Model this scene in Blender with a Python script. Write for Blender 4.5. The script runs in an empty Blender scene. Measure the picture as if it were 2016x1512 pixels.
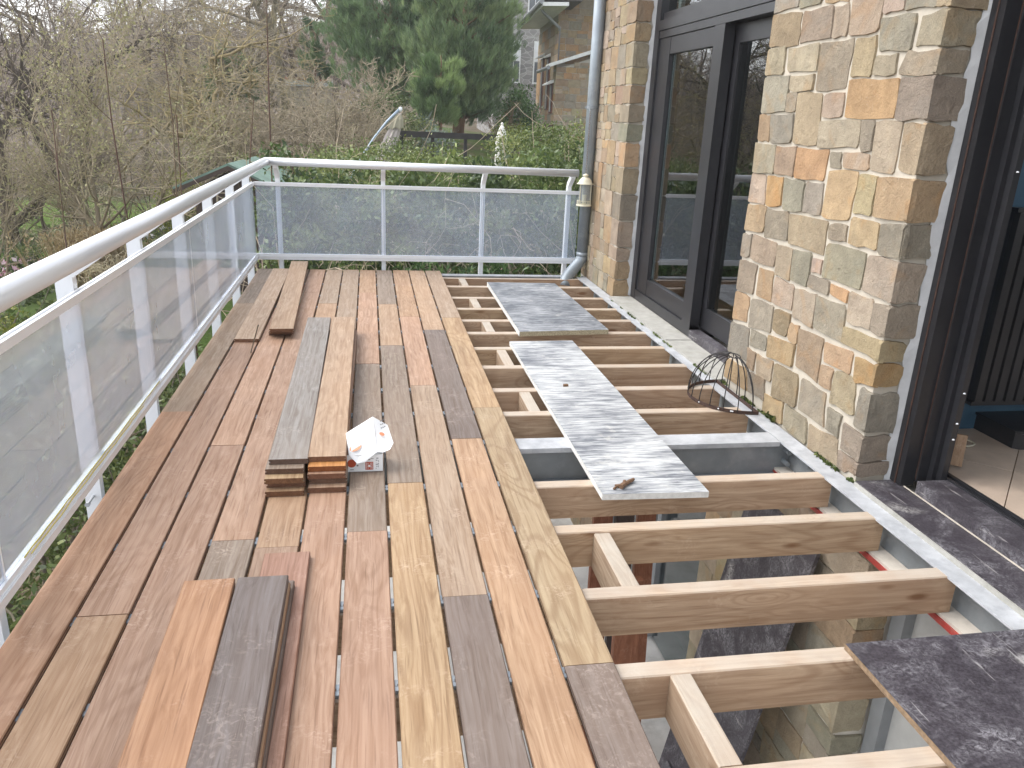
import bpy, math, random
import numpy as np
from mathutils import Vector, Matrix
R = math.radians
S = bpy.context.scene
COL = S.collection
# ---------------------------------------------------------------- camera
def setup_camera():
    yaw, pit, rol, h = 0.184894875, 0.325655699, 0.0466203042, 1.41245
    fw = Vector((math.sin(yaw)*math.cos(pit), math.cos(yaw)*math.cos(pit), -math.sin(pit)))
    r = fw.cross(Vector((0, 0, 1))).normalized()
    u = r.cross(fw)
    c, s = math.cos(rol), math.sin(rol)
    r, u = c*r+s*u, -s*r+c*u
    cam = bpy.data.cameras.new('camera')
    cam.sensor_width = 36; cam.lens = 1561.25/2016*36
    cam.clip_start = .05; cam.clip_end = 2000
    o = bpy.data.objects.new('camera', cam); COL.objects.link(o)
    m = Matrix.Identity(4)
    for i in range(3):
        m[i][0], m[i][1], m[i][2] = r[i], u[i], -fw[i]
    m[2][3] = h
    o.matrix_world = m
    S.camera = o
setup_camera()
# ---------------------------------------------------------------- light
SUN_EL, SUN_AZ = 52, -70          # azimuth from +Y, negative = towards -X
w = bpy.data.worlds.new('World'); S.world = w; w.use_nodes = True
nt = w.node_tree; nt.nodes.clear()
sky = nt.nodes.new('ShaderNodeTexSky'); sky.sky_type = 'NISHITA'; sky.sun_disc = False
sky.sun_elevation = R(SUN_EL); sky.sun_rotation = R(SUN_AZ)
sky.air_density = 1.0; sky.dust_density = 1.5; sky.ozone_density = 1.0
hs = nt.nodes.new('ShaderNodeHueSaturation'); hs.inputs['Saturation'].default_value = .25
bg = nt.nodes.new('ShaderNodeBackground'); bg.inputs['Strength'].default_value = 0.15
wo = nt.nodes.new('ShaderNodeOutputWorld')
nt.links.new(sky.outputs[0], hs.inputs['Color']); nt.links.new(hs.outputs[0], bg.inputs[0]); nt.links.new(bg.outputs[0], wo.inputs[0])
sun = bpy.data.lights.new('sun', 'SUN'); sun.energy = 0.65; sun.angle = R(45); sun.color = (1, .95, .88)
so = bpy.data.objects.new('sun', sun); COL.objects.link(so)
d = Vector((math.sin(R(SUN_AZ))*math.cos(R(SUN_EL)), math.cos(R(SUN_AZ))*math.cos(R(SUN_EL)), math.sin(R(SUN_EL))))
so.rotation_euler = d.to_track_quat('Z', 'Y').to_euler()
so.location = d*30
S.view_settings.view_transform = 'Standard'; S.view_settings.look = 'None'
S.view_settings.gamma = 1; S.view_settings.use_curve_mapping = False
S.view_settings.exposure = 1.8
S.render.engine = 'CYCLES'
S.cycles.max_bounces = 8; S.cycles.transparent_max_bounces = 24
S.cycles.use_denoising = True
# ---------------------------------------------------------------- helpers
class G:
    """collects geometry, then links it as one mesh object"""
    def __init__(s): s.v = []; s.f = []
    def add(s, vs, fs):
        b = len(s.v); s.v.extend(tuple(p) for p in vs); s.f.extend(tuple(b+i for i in f) for f in fs)
    def box(s, x0, x1, y0, y1, z0, z1):
        s.add([(x0,y0,z0),(x1,y0,z0),(x1,y1,z0),(x0,y1,z0),(x0,y0,z1),(x1,y0,z1),(x1,y1,z1),(x0,y1,z1)],
              [(0,3,2,1),(4,5,6,7),(0,1,5,4),(1,2,6,5),(2,3,7,6),(3,0,4,7)])
        return s
    def prism(s, poly, fn, a, b):
        """extrude a 2D polygon: fn(u, v, t) gives the 3D point, t from a to b"""
        n = len(poly)
        vs = [fn(u, v, a) for u, v in poly] + [fn(u, v, b) for u, v in poly]
        s.add(vs, [tuple(range(n-1, -1, -1)), tuple(range(n, 2*n))] + [(i, (i+1) % n, n+(i+1) % n, n+i) for i in range(n)])
        return s
    def tube(s, pts, r, n=8, cap=True):
        pts = [Vector(p) for p in pts]
        rs = r if isinstance(r, (list, tuple)) else [r]*len(pts)
        vs, fs = [], []
        up = None
        for i, p in enumerate(pts):
            t = (pts[min(i+1, len(pts)-1)]-pts[max(i-1, 0)]).normalized()
            if up is None:
                up = Vector((0, 0, 1)) if abs(t.z) < .9 else Vector((1, 0, 0))
            a = t.cross(up).normalized(); b = a.cross(t).normalized(); up = b
            for k in range(n):
                q = 2*math.pi*k/n
                vs.append(p+(a*math.cos(q)+b*math.sin(q))*rs[i])
        for i in range(len(pts)-1):
            for k in range(n):
                fs.append((i*n+k, i*n+(k+1) % n, (i+1)*n+(k+1) % n, (i+1)*n+k))
        if cap:
            fs.append(tuple(range(n-1, -1, -1))); fs.append(tuple(range((len(pts)-1)*n, len(pts)*n)))
        s.add(vs, fs); return s
    def lathe(s, prof, c, n=16):
        vs = [(c[0]+r*math.cos(2*math.pi*k/n), c[1]+r*math.sin(2*math.pi*k/n), c[2]+z) for r, z in prof for k in range(n)]
        fs = [(i*n+k, i*n+(k+1) % n, (i+1)*n+(k+1) % n, (i+1)*n+k) for i in range(len(prof)-1) for k in range(n)]
        s.add(vs, fs); return s
    def mesh(s, name, mat, smooth=False):
        m = bpy.data.meshes.new(name); m.from_pydata(s.v, [], s.f)
        if mat: m.materials.append(mat)
        if smooth:
            m.polygons.foreach_set('use_smooth', [True]*len(m.polygons))
        m.update(); return m
    def build(s, name, mat, parent=None, color=None, smooth=False, loc=None, rz=0):
        return link(name, s.mesh(name, mat, smooth), parent, color, loc, rz)
def link(name, mesh, parent=None, color=None, loc=None, rz=0, label=None):
    o = bpy.data.objects.new(name, mesh); COL.objects.link(o)
    if parent: o.parent = parent
    if color: o.color = tuple(color) if len(color) == 4 else (*color, 1)
    if loc: o.location = loc
    if rz: o.rotation_euler.z = rz
    if label: o['label'] = label
    return o
def tag(o, label, cat, group=None):
    o['label'] = label; o['category'] = cat
    if group: o['group'] = group
    return o
def thing(name, label, cat, loc=(0, 0, 0), group=None, rz=0):
    o = bpy.data.objects.new(name, None); COL.objects.link(o); o.location = loc; o.rotation_euler.z = rz
    o.empty_display_size = .1
    return tag(o, label, cat, group)
def copy_tree(o, parent=None):
    kids = list(o.children)
    c = o.copy(); COL.objects.link(c)
    if parent: c.parent = parent
    for k in kids: copy_tree(k, c)
    return c
def np_mesh(name, V, F, mat, smooth=False, attr=None):
    V = np.asarray(V, np.float32); F = np.asarray(F, np.int32)
    m = bpy.data.meshes.new(name); k = F.shape[1]
    m.vertices.add(len(V)); m.vertices.foreach_set('co', V.ravel())
    m.loops.add(F.size); m.loops.foreach_set('vertex_index', F.ravel())
    m.polygons.add(len(F)); m.polygons.foreach_set('loop_start', np.arange(0, F.size, k, dtype=np.int32))
    m.polygons.foreach_set('loop_total', np.full(len(F), k, np.int32))
    if smooth: m.polygons.foreach_set('use_smooth', np.ones(len(F), bool))
    m.materials.append(mat); m.update(calc_edges=True)
    if attr is not None:
        a = m.attributes.new('tone', 'FLOAT', 'FACE'); a.data.foreach_set('value', np.asarray(attr, np.float32))
    return m
def srgb(r, g, b):
    f = lambda c: ((c/255+.055)/1.055)**2.4 if c > 10 else c/255/12.92
    return (f(r), f(g), f(b))
# ---------------------------------------------------------------- materials
class N:
    def __init__(s, name):
        s.m = bpy.data.materials.new(name); s.m.use_nodes = True
        s.t = s.m.node_tree; s.t.nodes.clear(); s.out = s.n('ShaderNodeOutputMaterial')
    def n(s, typ, **kw):
        x = s.t.nodes.new(typ)
        for k, v in kw.items(): setattr(x, k, v)
        return x
    def l(s, a, b): s.t.links.new(a, b)
    def put(s, sock, v):
        if hasattr(v, 'links') or isinstance(v, bpy.types.NodeSocket): s.l(v, sock)
        else: sock.default_value = v
    def math(s, op, a, b=0.0, c=0.0, clamp=False):
        x = s.n('ShaderNodeMath', operation=op, use_clamp=clamp)
        s.put(x.inputs[0], a); s.put(x.inputs[1], b); s.put(x.inputs[2], c); return x.outputs[0]
    def vmath(s, op, a, b=(0, 0, 0)):
        x = s.n('ShaderNodeVectorMath', operation=op); s.put(x.inputs[0], a); s.put(x.inputs[1], b); return x.outputs[0]
    def mix(s, f, a, b, mode='MIX'):
        x = s.n('ShaderNodeMix', data_type='RGBA', blend_type=mode); x.clamp_factor = True
        s.put(x.inputs['Factor'], f)
        ia = [i for i in x.inputs if i.name == 'A' and i.type == 'RGBA'][0]; ib = [i for i in x.inputs if i.name == 'B' and i.type == 'RGBA'][0]
        for i, v in ((ia, a), (ib, b)):
            if isinstance(v, tuple) and len(v) == 3: v = (*v, 1)
            s.put(i, v)
        return [o for o in x.outputs if o.type == 'RGBA'][0]
    def noise(s, vec, scale, detail=3, rough=.55, dist=0.0):
        x = s.n('ShaderNodeTexNoise'); s.l(vec, x.inputs['Vector']); x.inputs['Scale'].default_value = scale
        x.inputs['Detail'].default_value = detail; x.inputs['Roughness'].default_value = rough; x.inputs['Distortion'].default_value = dist
        return x.outputs['Fac']
    def ramp(s, f, lo, hi, a=0.0, b=1.0):
        x = s.n('ShaderNodeMapRange'); x.clamp = True; s.put(x.inputs[0], f)
        for i, v in zip((1, 2, 3, 4), (lo, hi, a, b)): x.inputs[i].default_value = v
        return x.outputs[0]
    def obj(s, scale=(1, 1, 1), rnd=True, world=False):
        if world:
            v = s.n('ShaderNodeNewGeometry').outputs['Position']
        else:
            v = s.n('ShaderNodeTexCoord').outputs['Object']
        if rnd and not world:
            oi = s.n('ShaderNodeObjectInfo')
            r = s.math('MULTIPLY', oi.outputs['Random'], 71.0)
            cx = s.n('ShaderNodeCombineXYZ'); s.l(r, cx.inputs[0]); s.l(s.math('MULTIPLY', r, 1.7), cx.inputs[1]); s.l(s.math('MULTIPLY', r, .6), cx.inputs[2])
            v = s.vmath('ADD', v, cx.outputs[0])
        return s.vmath('MULTIPLY', v, scale) if scale != (1, 1, 1) else v
    def bsdf(s, color, rough=.6, metal=0.0, spec=.5, bump=None, bstr=.3, bdist=.005, **kw):
        b = s.n('ShaderNodeBsdfPrincipled')
        if isinstance(color, tuple) and len(color) == 3: color = (*color, 1)
        s.put(b.inputs['Base Color'], color); s.put(b.inputs['Roughness'], rough); s.put(b.inputs['Metallic'], metal)
        b.inputs['Specular IOR Level'].default_value = spec
        for k, v in kw.items(): s.put(b.inputs[k], v)
        if bump is not None:
            x = s.n('ShaderNodeBump'); x.inputs['Strength'].default_value = bstr; x.inputs['Distance'].default_value = bdist
            s.l(bump, x.inputs['Height']); s.l(x.outputs[0], b.inputs['Normal'])
        s.l(b.outputs[0], s.out.inputs[0]); return b
def wood(name, axis, dust=.5, contrast=1.0, scuff=(.62, .52, .45), knots=0.0, sides=None, bleach=None):
    """plank wood: tint from the object's colour, figure strength from its alpha"""
    m = N(name); oi = m.n('ShaderNodeObjectInfo'); base = oi.outputs['Color']; al = oi.outputs['Alpha']
    sc = lambda c, a: (a, c, c) if axis == 'X' else ((c, a, c) if axis == 'Y' else (c, c, a))
    warp = m.noise(m.obj(sc(9, 1.6)), 1, 2)
    v = m.obj(sc(70, 1.3)); v = m.vmath('ADD', v, m.vmath('MULTIPLY', m.n('ShaderNodeCombineXYZ').outputs[0], (1, 1, 1)))
    wv = m.n('ShaderNodeCombineXYZ'); wf = m.math('MULTIPLY', warp, 6.0)
    for i in range(3): m.l(wf, wv.inputs[i])
    v = m.vmath('ADD', v, wv.outputs[0])
    fine = m.noise(v, 1, 5, .62)
    pores = m.noise(m.obj(sc(190, 6)), 1, 2, .5)
    low = m.noise(m.obj(sc(5.5, .8)), 1, 1.5, .4, .6)
    if knots:
        kn = m.n('ShaderNodeTexVoronoi'); m.l(m.obj(sc(7, 2.2)), kn.inputs['Vector']); kn.inputs['Scale'].default_value = 1
        kd = m.ramp(kn.outputs['Distance'], 0.0, .42, 1.0, 0.0)
        low = m.math('ADD', low, m.math('MULTIPLY', m.math('MULTIPLY', kd, kd), knots*.5))
    ring = m.math('SINE', m.math('MULTIPLY', low, 95.0 if not knots else 70.0))
    ring = m.ramp(ring, .1, 1.0)
    big = m.noise(m.obj(sc(4, 1.1)), 1, 3)
    c = m.mix(m.math('MULTIPLY', m.ramp(fine, .35, .68), .75*contrast), base, m.mix(1.0, base, (.52, .43, .36), 'MULTIPLY'))
    c = m.mix(m.math('MULTIPLY', m.math('MULTIPLY', ring, al), .55*contrast), c, m.mix(1.0, base, (.45, .34, .27), 'MULTIPLY'))
    c = m.mix(m.math('MULTIPLY', m.ramp(pores, .58, .70), .5*contrast), c, m.mix(1.0, base, (.35, .27, .22), 'MULTIPLY'))
    c = m.mix(m.ramp(big, .35, .7, 0, .30), c, m.mix(1.0, base, (1.22, 1.08, .98), 'MULTIPLY'))
    c = m.mix(m.ramp(m.noise(m.obj((3, 3, 3)), 1, 4), .5, .75, 0, .25), c, m.mix(1.0, base, (.72, .68, .72), 'MULTIPLY'))
    # rubbed in dust and pale scuffs
    sv = m.obj((5, 5, 5)); sn = m.noise(sv, 1.4, 2); s2 = m.noise(m.obj((38, 38, 38)), 1, 4, .7, 1.5)
    sf = m.math('MULTIPLY', m.ramp(sn, .52, .72), m.ramp(s2, .5, .68))
    c = m.mix(m.math('MULTIPLY', sf, dust), c, m.mix(.5, m.mix(1.0, base, (1.5, 1.45, 1.4), 'MULTIPLY'), scuff))
    if knots:
        kn2 = m.n('ShaderNodeTexVoronoi'); m.l(m.obj(sc(8, 2.6)), kn2.inputs['Vector']); kn2.inputs['Scale'].default_value = 1
        c = m.mix(m.ramp(kn2.outputs['Distance'], .06, .14, .85, 0), c, m.mix(1.0, base, (.36, .22, .13), 'MULTIPLY'))
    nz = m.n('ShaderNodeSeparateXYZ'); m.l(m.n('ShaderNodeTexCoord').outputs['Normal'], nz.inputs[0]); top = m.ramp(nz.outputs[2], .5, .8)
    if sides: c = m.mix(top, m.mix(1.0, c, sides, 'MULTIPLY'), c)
    if bleach: c = m.mix(m.math('MULTIPLY', top, m.ramp(m.noise(m.obj((6, 6, 6)), 1, 4), .3, .7, .35, .8)), c, bleach)
    h = m.math('SUBTRACT', m.math('MULTIPLY', fine, .5), m.ramp(pores, .6, .75, 0, .35))
    m.bsdf(c, m.ramp(fine, .3, .7, .5, .68), spec=.35, bump=h, bstr=.35, bdist=.0016)
    return m.m
def plain(name, col, rough=.5, metal=0.0, var=.12, vscale=6, spec=.5, bump=0.0, dirt=None, dscale=3, dlo=.52, dhi=.75, damt=.5, bscale=60, **kw):
    m = N(name); v = m.obj()
    n = m.noise(v, vscale, 5, .6)
    c = m.mix(m.ramp(n, .3, .7), tuple(x*(1-var) for x in col), tuple(min(1, x*(1+var)) for x in col))
    if dirt:
        c = m.mix(m.ramp(m.noise(v, dscale, 6, .68), dlo, dhi, 0, damt), c, dirt)
    m.bsdf(c, rough, metal, spec, bump=m.noise(v, bscale, 4) if bump else None, bstr=bump, bdist=.003, **kw)
    return m.m
M = {}
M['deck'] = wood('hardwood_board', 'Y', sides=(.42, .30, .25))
M['pineX'] = wood('softwood_joist', 'X', dust=.35, contrast=1.0, scuff=(.55, .5, .42), knots=1.0, bleach=(.45, .405, .345))
M['pineY'] = wood('softwood_blocking', 'Y', dust=.5, contrast=1.0, scuff=(.55, .5, .42), knots=1.0, bleach=(.44, .405, .35))
M['woodZ'] = wood('upright_board', 'Z')
M['alu'] = plain('white_coated_aluminium', (.74, .755, .78), .28, 0, .03, 4, dirt=(.5, .49, .44), dscale=5, dlo=.6, dhi=.85, damt=.25)
M['satin'] = plain('satin_anodised_tube', (.68, .69, .71), .34, .35, .02, 3)
M['zinc_white'] = plain('weathered_galvanised_top', (.39, .40, .415), .55, 0, .18, 9, dirt=(.25, .26, .28), dscale=11, dlo=.48, dhi=.7, damt=.75, bump=.15)
M['zinc'] = plain('grey_galvanised_steel', (.20, .22, .235), .5, .25, .2, 5, dirt=(.36, .37, .38), dscale=4, damt=.6)
M['pipe'] = plain('zinc_pipe', (.27, .305, .335), .42, .35, .15, 5, dirt=(.5, .52, .53), dscale=7, damt=.5)
M['red'] = plain('red_lead_paint', (.36, .045, .035), .6, 0, .25, 8, dirt=(.3, .2, .17), dscale=20, damt=.5)
M['black'] = plain('black_frame_paint', (.018, .018, .021), .36, 0, .2, 5, dirt=(.05, .048, .048), dscale=9, dlo=.55, dhi=.85, damt=.4)
M['grey_frame'] = plain('grey_frame_paint', (.2, .21, .22), .45)
M['rust'] = plain('rusted_iron', (.05, .026, .018), .75, .1, .35, 40, dirt=(.1, .04, .02), dscale=30, damt=.6)
M['iron'] = plain('dark_wire', (.022, .02, .02), .55, .3, .3, 40, dirt=(.06, .03, .02), dscale=30, damt=.5)
M['sealant'] = plain('grey_mortar_fillet', (.47, .47, .47), .85, 0, .12, 12, bump=.3)
M['concrete'] = plain('pale_concrete', (.52, .51, .49), .85, 0, .2, 3, dirt=(.22, .21, .19), dscale=5, bump=.2)
M['bluestone'] = plain('blue_limestone', (.026, .028, .034), .5, 0, .3, 10, dirt=(.20, .19, .19), dscale=9, dlo=.52, dhi=.78, damt=.5, bump=.2)
M['sill'] = plain('grey_sill_stone', (.33, .32, .29), .8, 0, .15, 14, dirt=(.22, .22, .17), dscale=6, damt=.55, bump=.35)
M['tile'] = plain('beige_floor_tile', (.48, .38, .30), .35, 0, .15, 7, dirt=(.44, .36, .29), dscale=12, damt=.5)
M['blue_wall'] = plain('blue_painted_wall', (.05, .12, .19), .7, 0, .06)
M['dark_wall'] = plain('dim_room_wall', (.16, .17, .17), .8)
M['parquet'] = plain('brown_room_floor', (.16, .09, .05), .4)
M['cream'] = plain('cream_enamel', (.55, .52, .40), .45, 0, .08, 10, dirt=(.25, .12, .05), dscale=18, dlo=.6, dhi=.8, damt=.7)
M['chain'] = plain('rusty_chain', (.20, .18, .16), .55, .5, .3, 50)
M['carton'] = plain('white_carton', (.78, .79, .80), .4, 0, .02)
M['print_orange'] = plain('orange_print', (.42, .07, .025), .5, 0, .05)
M['print_pale'] = plain('pale_orange_print', (.62, .25, .13), .5, 0, .1)
M['print_grey'] = plain('grey_print', (.16, .16, .17), .5, 0, .05)
M['twig'] = plain('dry_twig', (.16, .09, .05), .8, 0, .3, 60)
M['moss'] = plain('moss', (.07, .08, .02), .95, 0, .4, 60, bump=.5)
M['dark_board_edge'] = plain('plywood_edge', (.22, .15, .09), .8, 0, .35, 60)
def film_faced():
    m = N('worn_dark_faced_board'); v = m.obj()
    a = m.noise(v, 3.6, 6, .68, 2.0); b = m.noise(v, 34, 9, .8, 2.2); f = m.noise(v, 120, 3, .6)
    k = m.math('MULTIPLY', m.ramp(a, .42, .66), m.ramp(b, .44, .64))
    c = m.mix(m.ramp(f, .3, .7), (.022, .018, .022), (.06, .052, .062))
    c = m.mix(m.math('MULTIPLY', k, .8), c, (.34, .33, .35))
    c = m.mix(m.math('MULTIPLY', m.ramp(m.noise(v, 2.3, 3), .64, .74), m.ramp(b, .42, .6)), c, (.55, .53, .5))
    c = m.mix(m.math('MULTIPLY', m.ramp(m.noise(m.obj((60, 4, 30)), 1, 3), .66, .7), .6), c, (.35, .33, .32))
    m.bsdf(c, .5, bump=b, bstr=.15); return m.m
M['film'] = film_faced()
def streaked(name, axis_scale, dark, pale, lo, hi, fine=(20, 300, 20)):
    m = N(name)
    a = m.noise(m.obj(axis_scale), 1, 5, .7, .4); b = m.noise(m.obj(), 3.0, 3); f = m.noise(m.obj(fine), 1, 3, .6)
    k = m.ramp(m.math('ADD', m.math('MULTIPLY', a, .75), m.math('MULTIPLY', b, .4)), lo, hi)
    c = m.mix(k, dark, pale); c = m.mix(m.ramp(f, .5, .75, 0, .4), c, tuple(x*.5 for x in pale))
    c = m.mix(m.ramp(m.noise(m.obj(), 9, 5, .7), .6, .72, 0, .5), c, (.6, .58, .52))
    m.bsdf(c, .6, bump=a, bstr=.3); return m.m
M['limewash'] = streaked('cement_smeared_board', (7, 60, 7), (.11, .12, .14), (.54, .55, .55), .455, .675)
M['grey_swirl'] = streaked('grey_marbled_board', (9, 30, 9), (.085, .095, .11), (.36, .37, .385), .48, .72, (60, 160, 20))
M['chip'] = plain('chipboard_edge', (.42, .36, .24), .9, 0, .35, 120, bump=.4)
M['white_edge'] = plain('white_board_edge', (.62, .61, .58), .7, 0, .15, 40)
def stone():
    m = N('rock_faced_stone'); oi = m.n('ShaderNodeObjectInfo'); base = oi.outputs['Color']; v = m.obj()
    a = m.noise(v, 9, 4, .6, .5); b = m.noise(v, 34, 7, .72, .6); g = m.noise(v, 190, 3, .65)
    rd = m.n('ShaderNodeTexNoise', noise_type='RIDGED_MULTIFRACTAL'); m.l(v, rd.inputs['Vector']); rd.inputs['Scale'].default_value = 13; rd.inputs['Detail'].default_value = 6; rd.inputs['Distortion'].default_value = .7
    rf = m.ramp(rd.outputs['Fac'], .2, 1.3)
    c = m.mix(m.ramp(a, .34, .68), m.mix(1.0, base, (.80, .77, .74), 'MULTIPLY'), m.mix(1.0, base, (1.15, 1.12, 1.07), 'MULTIPLY'))
    c = m.mix(m.ramp(m.noise(v, 5.5, 3, .5, 1.0), .56, .66, 0, .55), c, m.mix(1.0, base, (1.06, .86, .66), 'MULTIPLY'))
    c = m.mix(m.ramp(m.noise(v, 6.5, 4, .6), .58, .66, 0, .5), c, m.mix(1.0, base, (.84, .86, .87), 'MULTIPLY'))
    c = m.mix(m.ramp(g, .35, .65, .35, 0), c, m.mix(1.0, base, (.5, .47, .43), 'MULTIPLY'))
    c = m.mix(m.ramp(b, .58, .70, 0, .35), c, m.mix(1.0, base, (.55, .5, .45), 'MULTIPLY'))
    # thin pale mortar smears caught on the ridges
    s = m.math('MULTIPLY', m.ramp(m.noise(v, 60, 4, .7, 2.0), .60, .68), m.ramp(m.noise(v, 10, 3), .48, .62))
    c = m.mix(m.math('MULTIPLY', s, .55), c, (.52, .46, .38))
    h = m.math('ADD', m.math('MULTIPLY', rf, 1.0), m.math('ADD', m.math('MULTIPLY', b, .9), m.math('MULTIPLY', g, .18)))
    m.bsdf(c, .85, spec=.2, bump=h, bstr=1.0, bdist=.012); return m.m
M['stone'] = stone()
M['mortar'] = plain('cream_mortar', (.45, .405, .335), .9, 0, .14, 14, dirt=(.40, .36, .30), dscale=7, damt=.45, bump=.9, bscale=38)
M['mortar_low'] = plain('grey_mortar', (.52, .48, .42), .9, 0, .12, 10, bump=.5, bscale=45)  # lower mortar tone raised to make up for the dimness under the deck
def glass(name, tint, haze, hazecol, rough=0.0, boost=1.0, smear=True):
    m = N(name)
    tr = m.n('ShaderNodeBsdfTransparent'); tr.inputs[0].default_value = (*tint, 1)
    di = m.n('ShaderNodeBsdfDiffuse'); di.inputs[0].default_value = (*hazecol, 1)
    gl = m.n('ShaderNodeBsdfGlossy'); gl.inputs['Roughness'].default_value = rough; gl.inputs[0].default_value = (.97, .98, 1, 1)
    fr = m.n('ShaderNodeFresnel'); fr.inputs['IOR'].default_value = 1.5
    gm = m.n('ShaderNodeNewGeometry'); f = m.math('MULTIPLY', m.math('MULTIPLY', fr.outputs[0], m.math('SUBTRACT', 1.0, gm.outputs['Backfacing'])), boost, clamp=True)
    mx = m.n('ShaderNodeMixShader'); m.l(tr.outputs[0], mx.inputs[1]); m.l(di.outputs[0], mx.inputs[2])
    if smear:
        n = m.noise(m.obj((1, 1, 1), rnd=False), 2.5, 4, .6); s = m.noise(m.obj((14, 14, 1.6), rnd=False), 1, 3, .6)
        h = m.math('ADD', m.ramp(n, .3, .7, haze*.85, haze*1.15), m.ramp(s, .68, .76, 0, .06))
        dp_ = m.n('ShaderNodeVectorMath', operation='DOT_PRODUCT'); m.l(gm.outputs['Normal'], dp_.inputs[0]); m.l(gm.outputs['Incoming'], dp_.inputs[1])
        cs = m.math('POWER', m.math('MAXIMUM', m.math('ABSOLUTE', dp_.outputs['Value']), .06), .66)
        h = m.math('SUBTRACT', 1.0, m.math('EXPONENT', m.math('MULTIPLY', m.math('DIVIDE', h, cs), -1.0)))
        m.l(h, mx.inputs[0])
    else:
        mx.inputs[0].default_value = haze
    m2 = m.n('ShaderNodeMixShader'); m.l(f, m2.inputs[0]); m.l(mx.outputs[0], m2.inputs[1]); m.l(gl.outputs[0], m2.inputs[2])
    m.l(m2.outputs[0], m.out.inputs[0]); return m.m
M['rail_glass'] = glass('hazy_balustrade_glass', (.96, .98, 1.0), .235, (.68, .75, .85))
M['pane'] = glass('window_pane_glass', (.62, .68, .68), .0, (.5, .5, .5), 0, 1.7, False)
M['lamp_glass'] = glass('lantern_glass', (.85, .88, .88), .22, (.6, .62, .62), 0, 1, False)
def leafy(name, cols, rough=.55, trans=.25):
    m = N(name); at = m.n('ShaderNodeAttribute', attribute_name='tone'); oi = m.n('ShaderNodeObjectInfo')
    c = m.mix(m.ramp(at.outputs['Fac'], 0, .5), cols[0], cols[1]); c = m.mix(m.ramp(at.outputs['Fac'], .5, 1), c, cols[2])
    c = m.mix(1.0, c, oi.outputs['Color'], 'MULTIPLY')
    b = m.bsdf(c, rough, spec=.35)
    if trans:
        t = m.n('ShaderNodeBsdfTranslucent'); m.l(c, t.inputs[0]); mx = m.n('ShaderNodeMixShader'); mx.inputs[0].default_value = trans
        m.l(b.outputs[0], mx.inputs[1]); m.l(t.outputs[0], mx.inputs[2]); m.l(mx.outputs[0], m.out.inputs[0])
    return m.m
M['needle'] = leafy('pine_needles', ((.075, .12, .06), (.15, .22, .105), (.26, .33, .15)), .5, .2)
M['hedge'] = leafy('hedge_leaves', ((.022, .04, .016), (.075, .115, .038), (.18, .22, .08)), .42, .25)
M['laurel'] = leafy('laurel_leaves', ((.03, .07, .022), (.07, .13, .04), (.13, .21, .07)), .35, .25)
M['ivy'] = leafy('ivy_leaves', ((.035, .06, .018), (.10, .135, .038), (.21, .23, .08)), .4, .2)
M['bud'] = leafy('spring_buds', ((.20, .19, .09), (.30, .28, .13), (.40, .38, .2)), .6, .3)
M['yellow'] = leafy('yellow_green_leaves', ((.10, .12, .015), (.19, .21, .03), (.30, .30, .06)), .5, .3)
M['silver'] = leafy('silver_leaves', ((.12, .16, .13), (.2, .25, .21), (.3, .34, .3)), .6, .2)
M['reed'] = leafy('dry_reed', ((.24, .17, .08), (.36, .27, .14), (.5, .41, .26)), .7, .3)
M['flower'] = leafy('blossoms', ((.55, .12, .25), (.65, .35, .45), (.75, .72, .7)), .6, .3)
def bark(name, col, var=.3):
    m = N(name); oi = m.n('ShaderNodeObjectInfo'); n = m.noise(m.obj((6, 6, 1.5)), 1, 5, .65)
    c = m.mix(m.ramp(n, .3, .7), tuple(x*(1-var) for x in col), tuple(x*(1+var) for x in col))
    c = m.mix(m.ramp(m.noise(m.obj(), .8, 3), .5, .7, 0, .45), c, (.20, .19, .10))
    c = m.mix(1.0, c, oi.outputs['Color'], 'MULTIPLY')
    m.bsdf(c, .9, spec=.15); return m.m
M['bark'] = bark('bare_bark', (.20, .17, .135))
M['twigs'] = bark('bare_twigs', (.30, .26, .21), .25)
M['red_stem'] = bark('reddish_stem', (.11, .065, .05), .25)
M['pine_bark'] = bark('pine_bark', (.17, .10, .065), .3)
# ================================================================ THE HOUSE
rng = random.Random(4)
XW = 2.05
house = thing('stone_house', 'rough stone house wall with a black framed sliding window and an open doorway', 'house', (2.05, 4, 0))
house.location = (0, 0, 0)
PAL = dict(g=(.265,.25,.205), o=(.385,.275,.165), b=(.275,.205,.135), w=(.275,.235,.185), p=(.37,.30,.24), t=(.37,.31,.235),
           y=(.34,.285,.18), O=(.40,.245,.115), d=(.205,.182,.158), c=(.31,.24,.175))
PAL = {k: tuple(.72*a+.28*b for a, b in zip(v, (.338, .29, .226))) for k, v in PAL.items()}
NST = [0]
def stone_poly(q, r):
    """four corners -> irregular outline with clipped corners and broken edges"""
    mx, my = sum(p[0] for p in q)/4, sum(p[1] for p in q)/4
    q = [Vector((a+math.copysign(.0062, a-mx), b+math.copysign(.0062, b-my))) for a, b in q]; out = []
    for i in range(4):
        p, a, b = q[i], q[i-1], q[(i+1) % 4]
        la, lb = (a-p).length, (b-p).length
        ca, cb = min(.010, la*.10)*r.uniform(.1, 1.7), min(.010, lb*.10)*r.uniform(.1, 1.7)
        out.append(p+(a-p).normalized()*ca); out.append(p+(b-p).normalized()*cb)
        n = Vector((-(b-p).y, (b-p).x)).normalized()
        for t in ((.33, .68) if lb > .12 and len(out) < 11 else ((.5,) if lb > .06 and len(out) < 12 else ())):
            out.append(p+(b-p)*(t+r.uniform(-.1, .1))+n*r.uniform(-.0065, .0065))
    return [(v.x+r.uniform(-.003, .003), v.y+r.uniform(-.003, .003)) for v in out]
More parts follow.
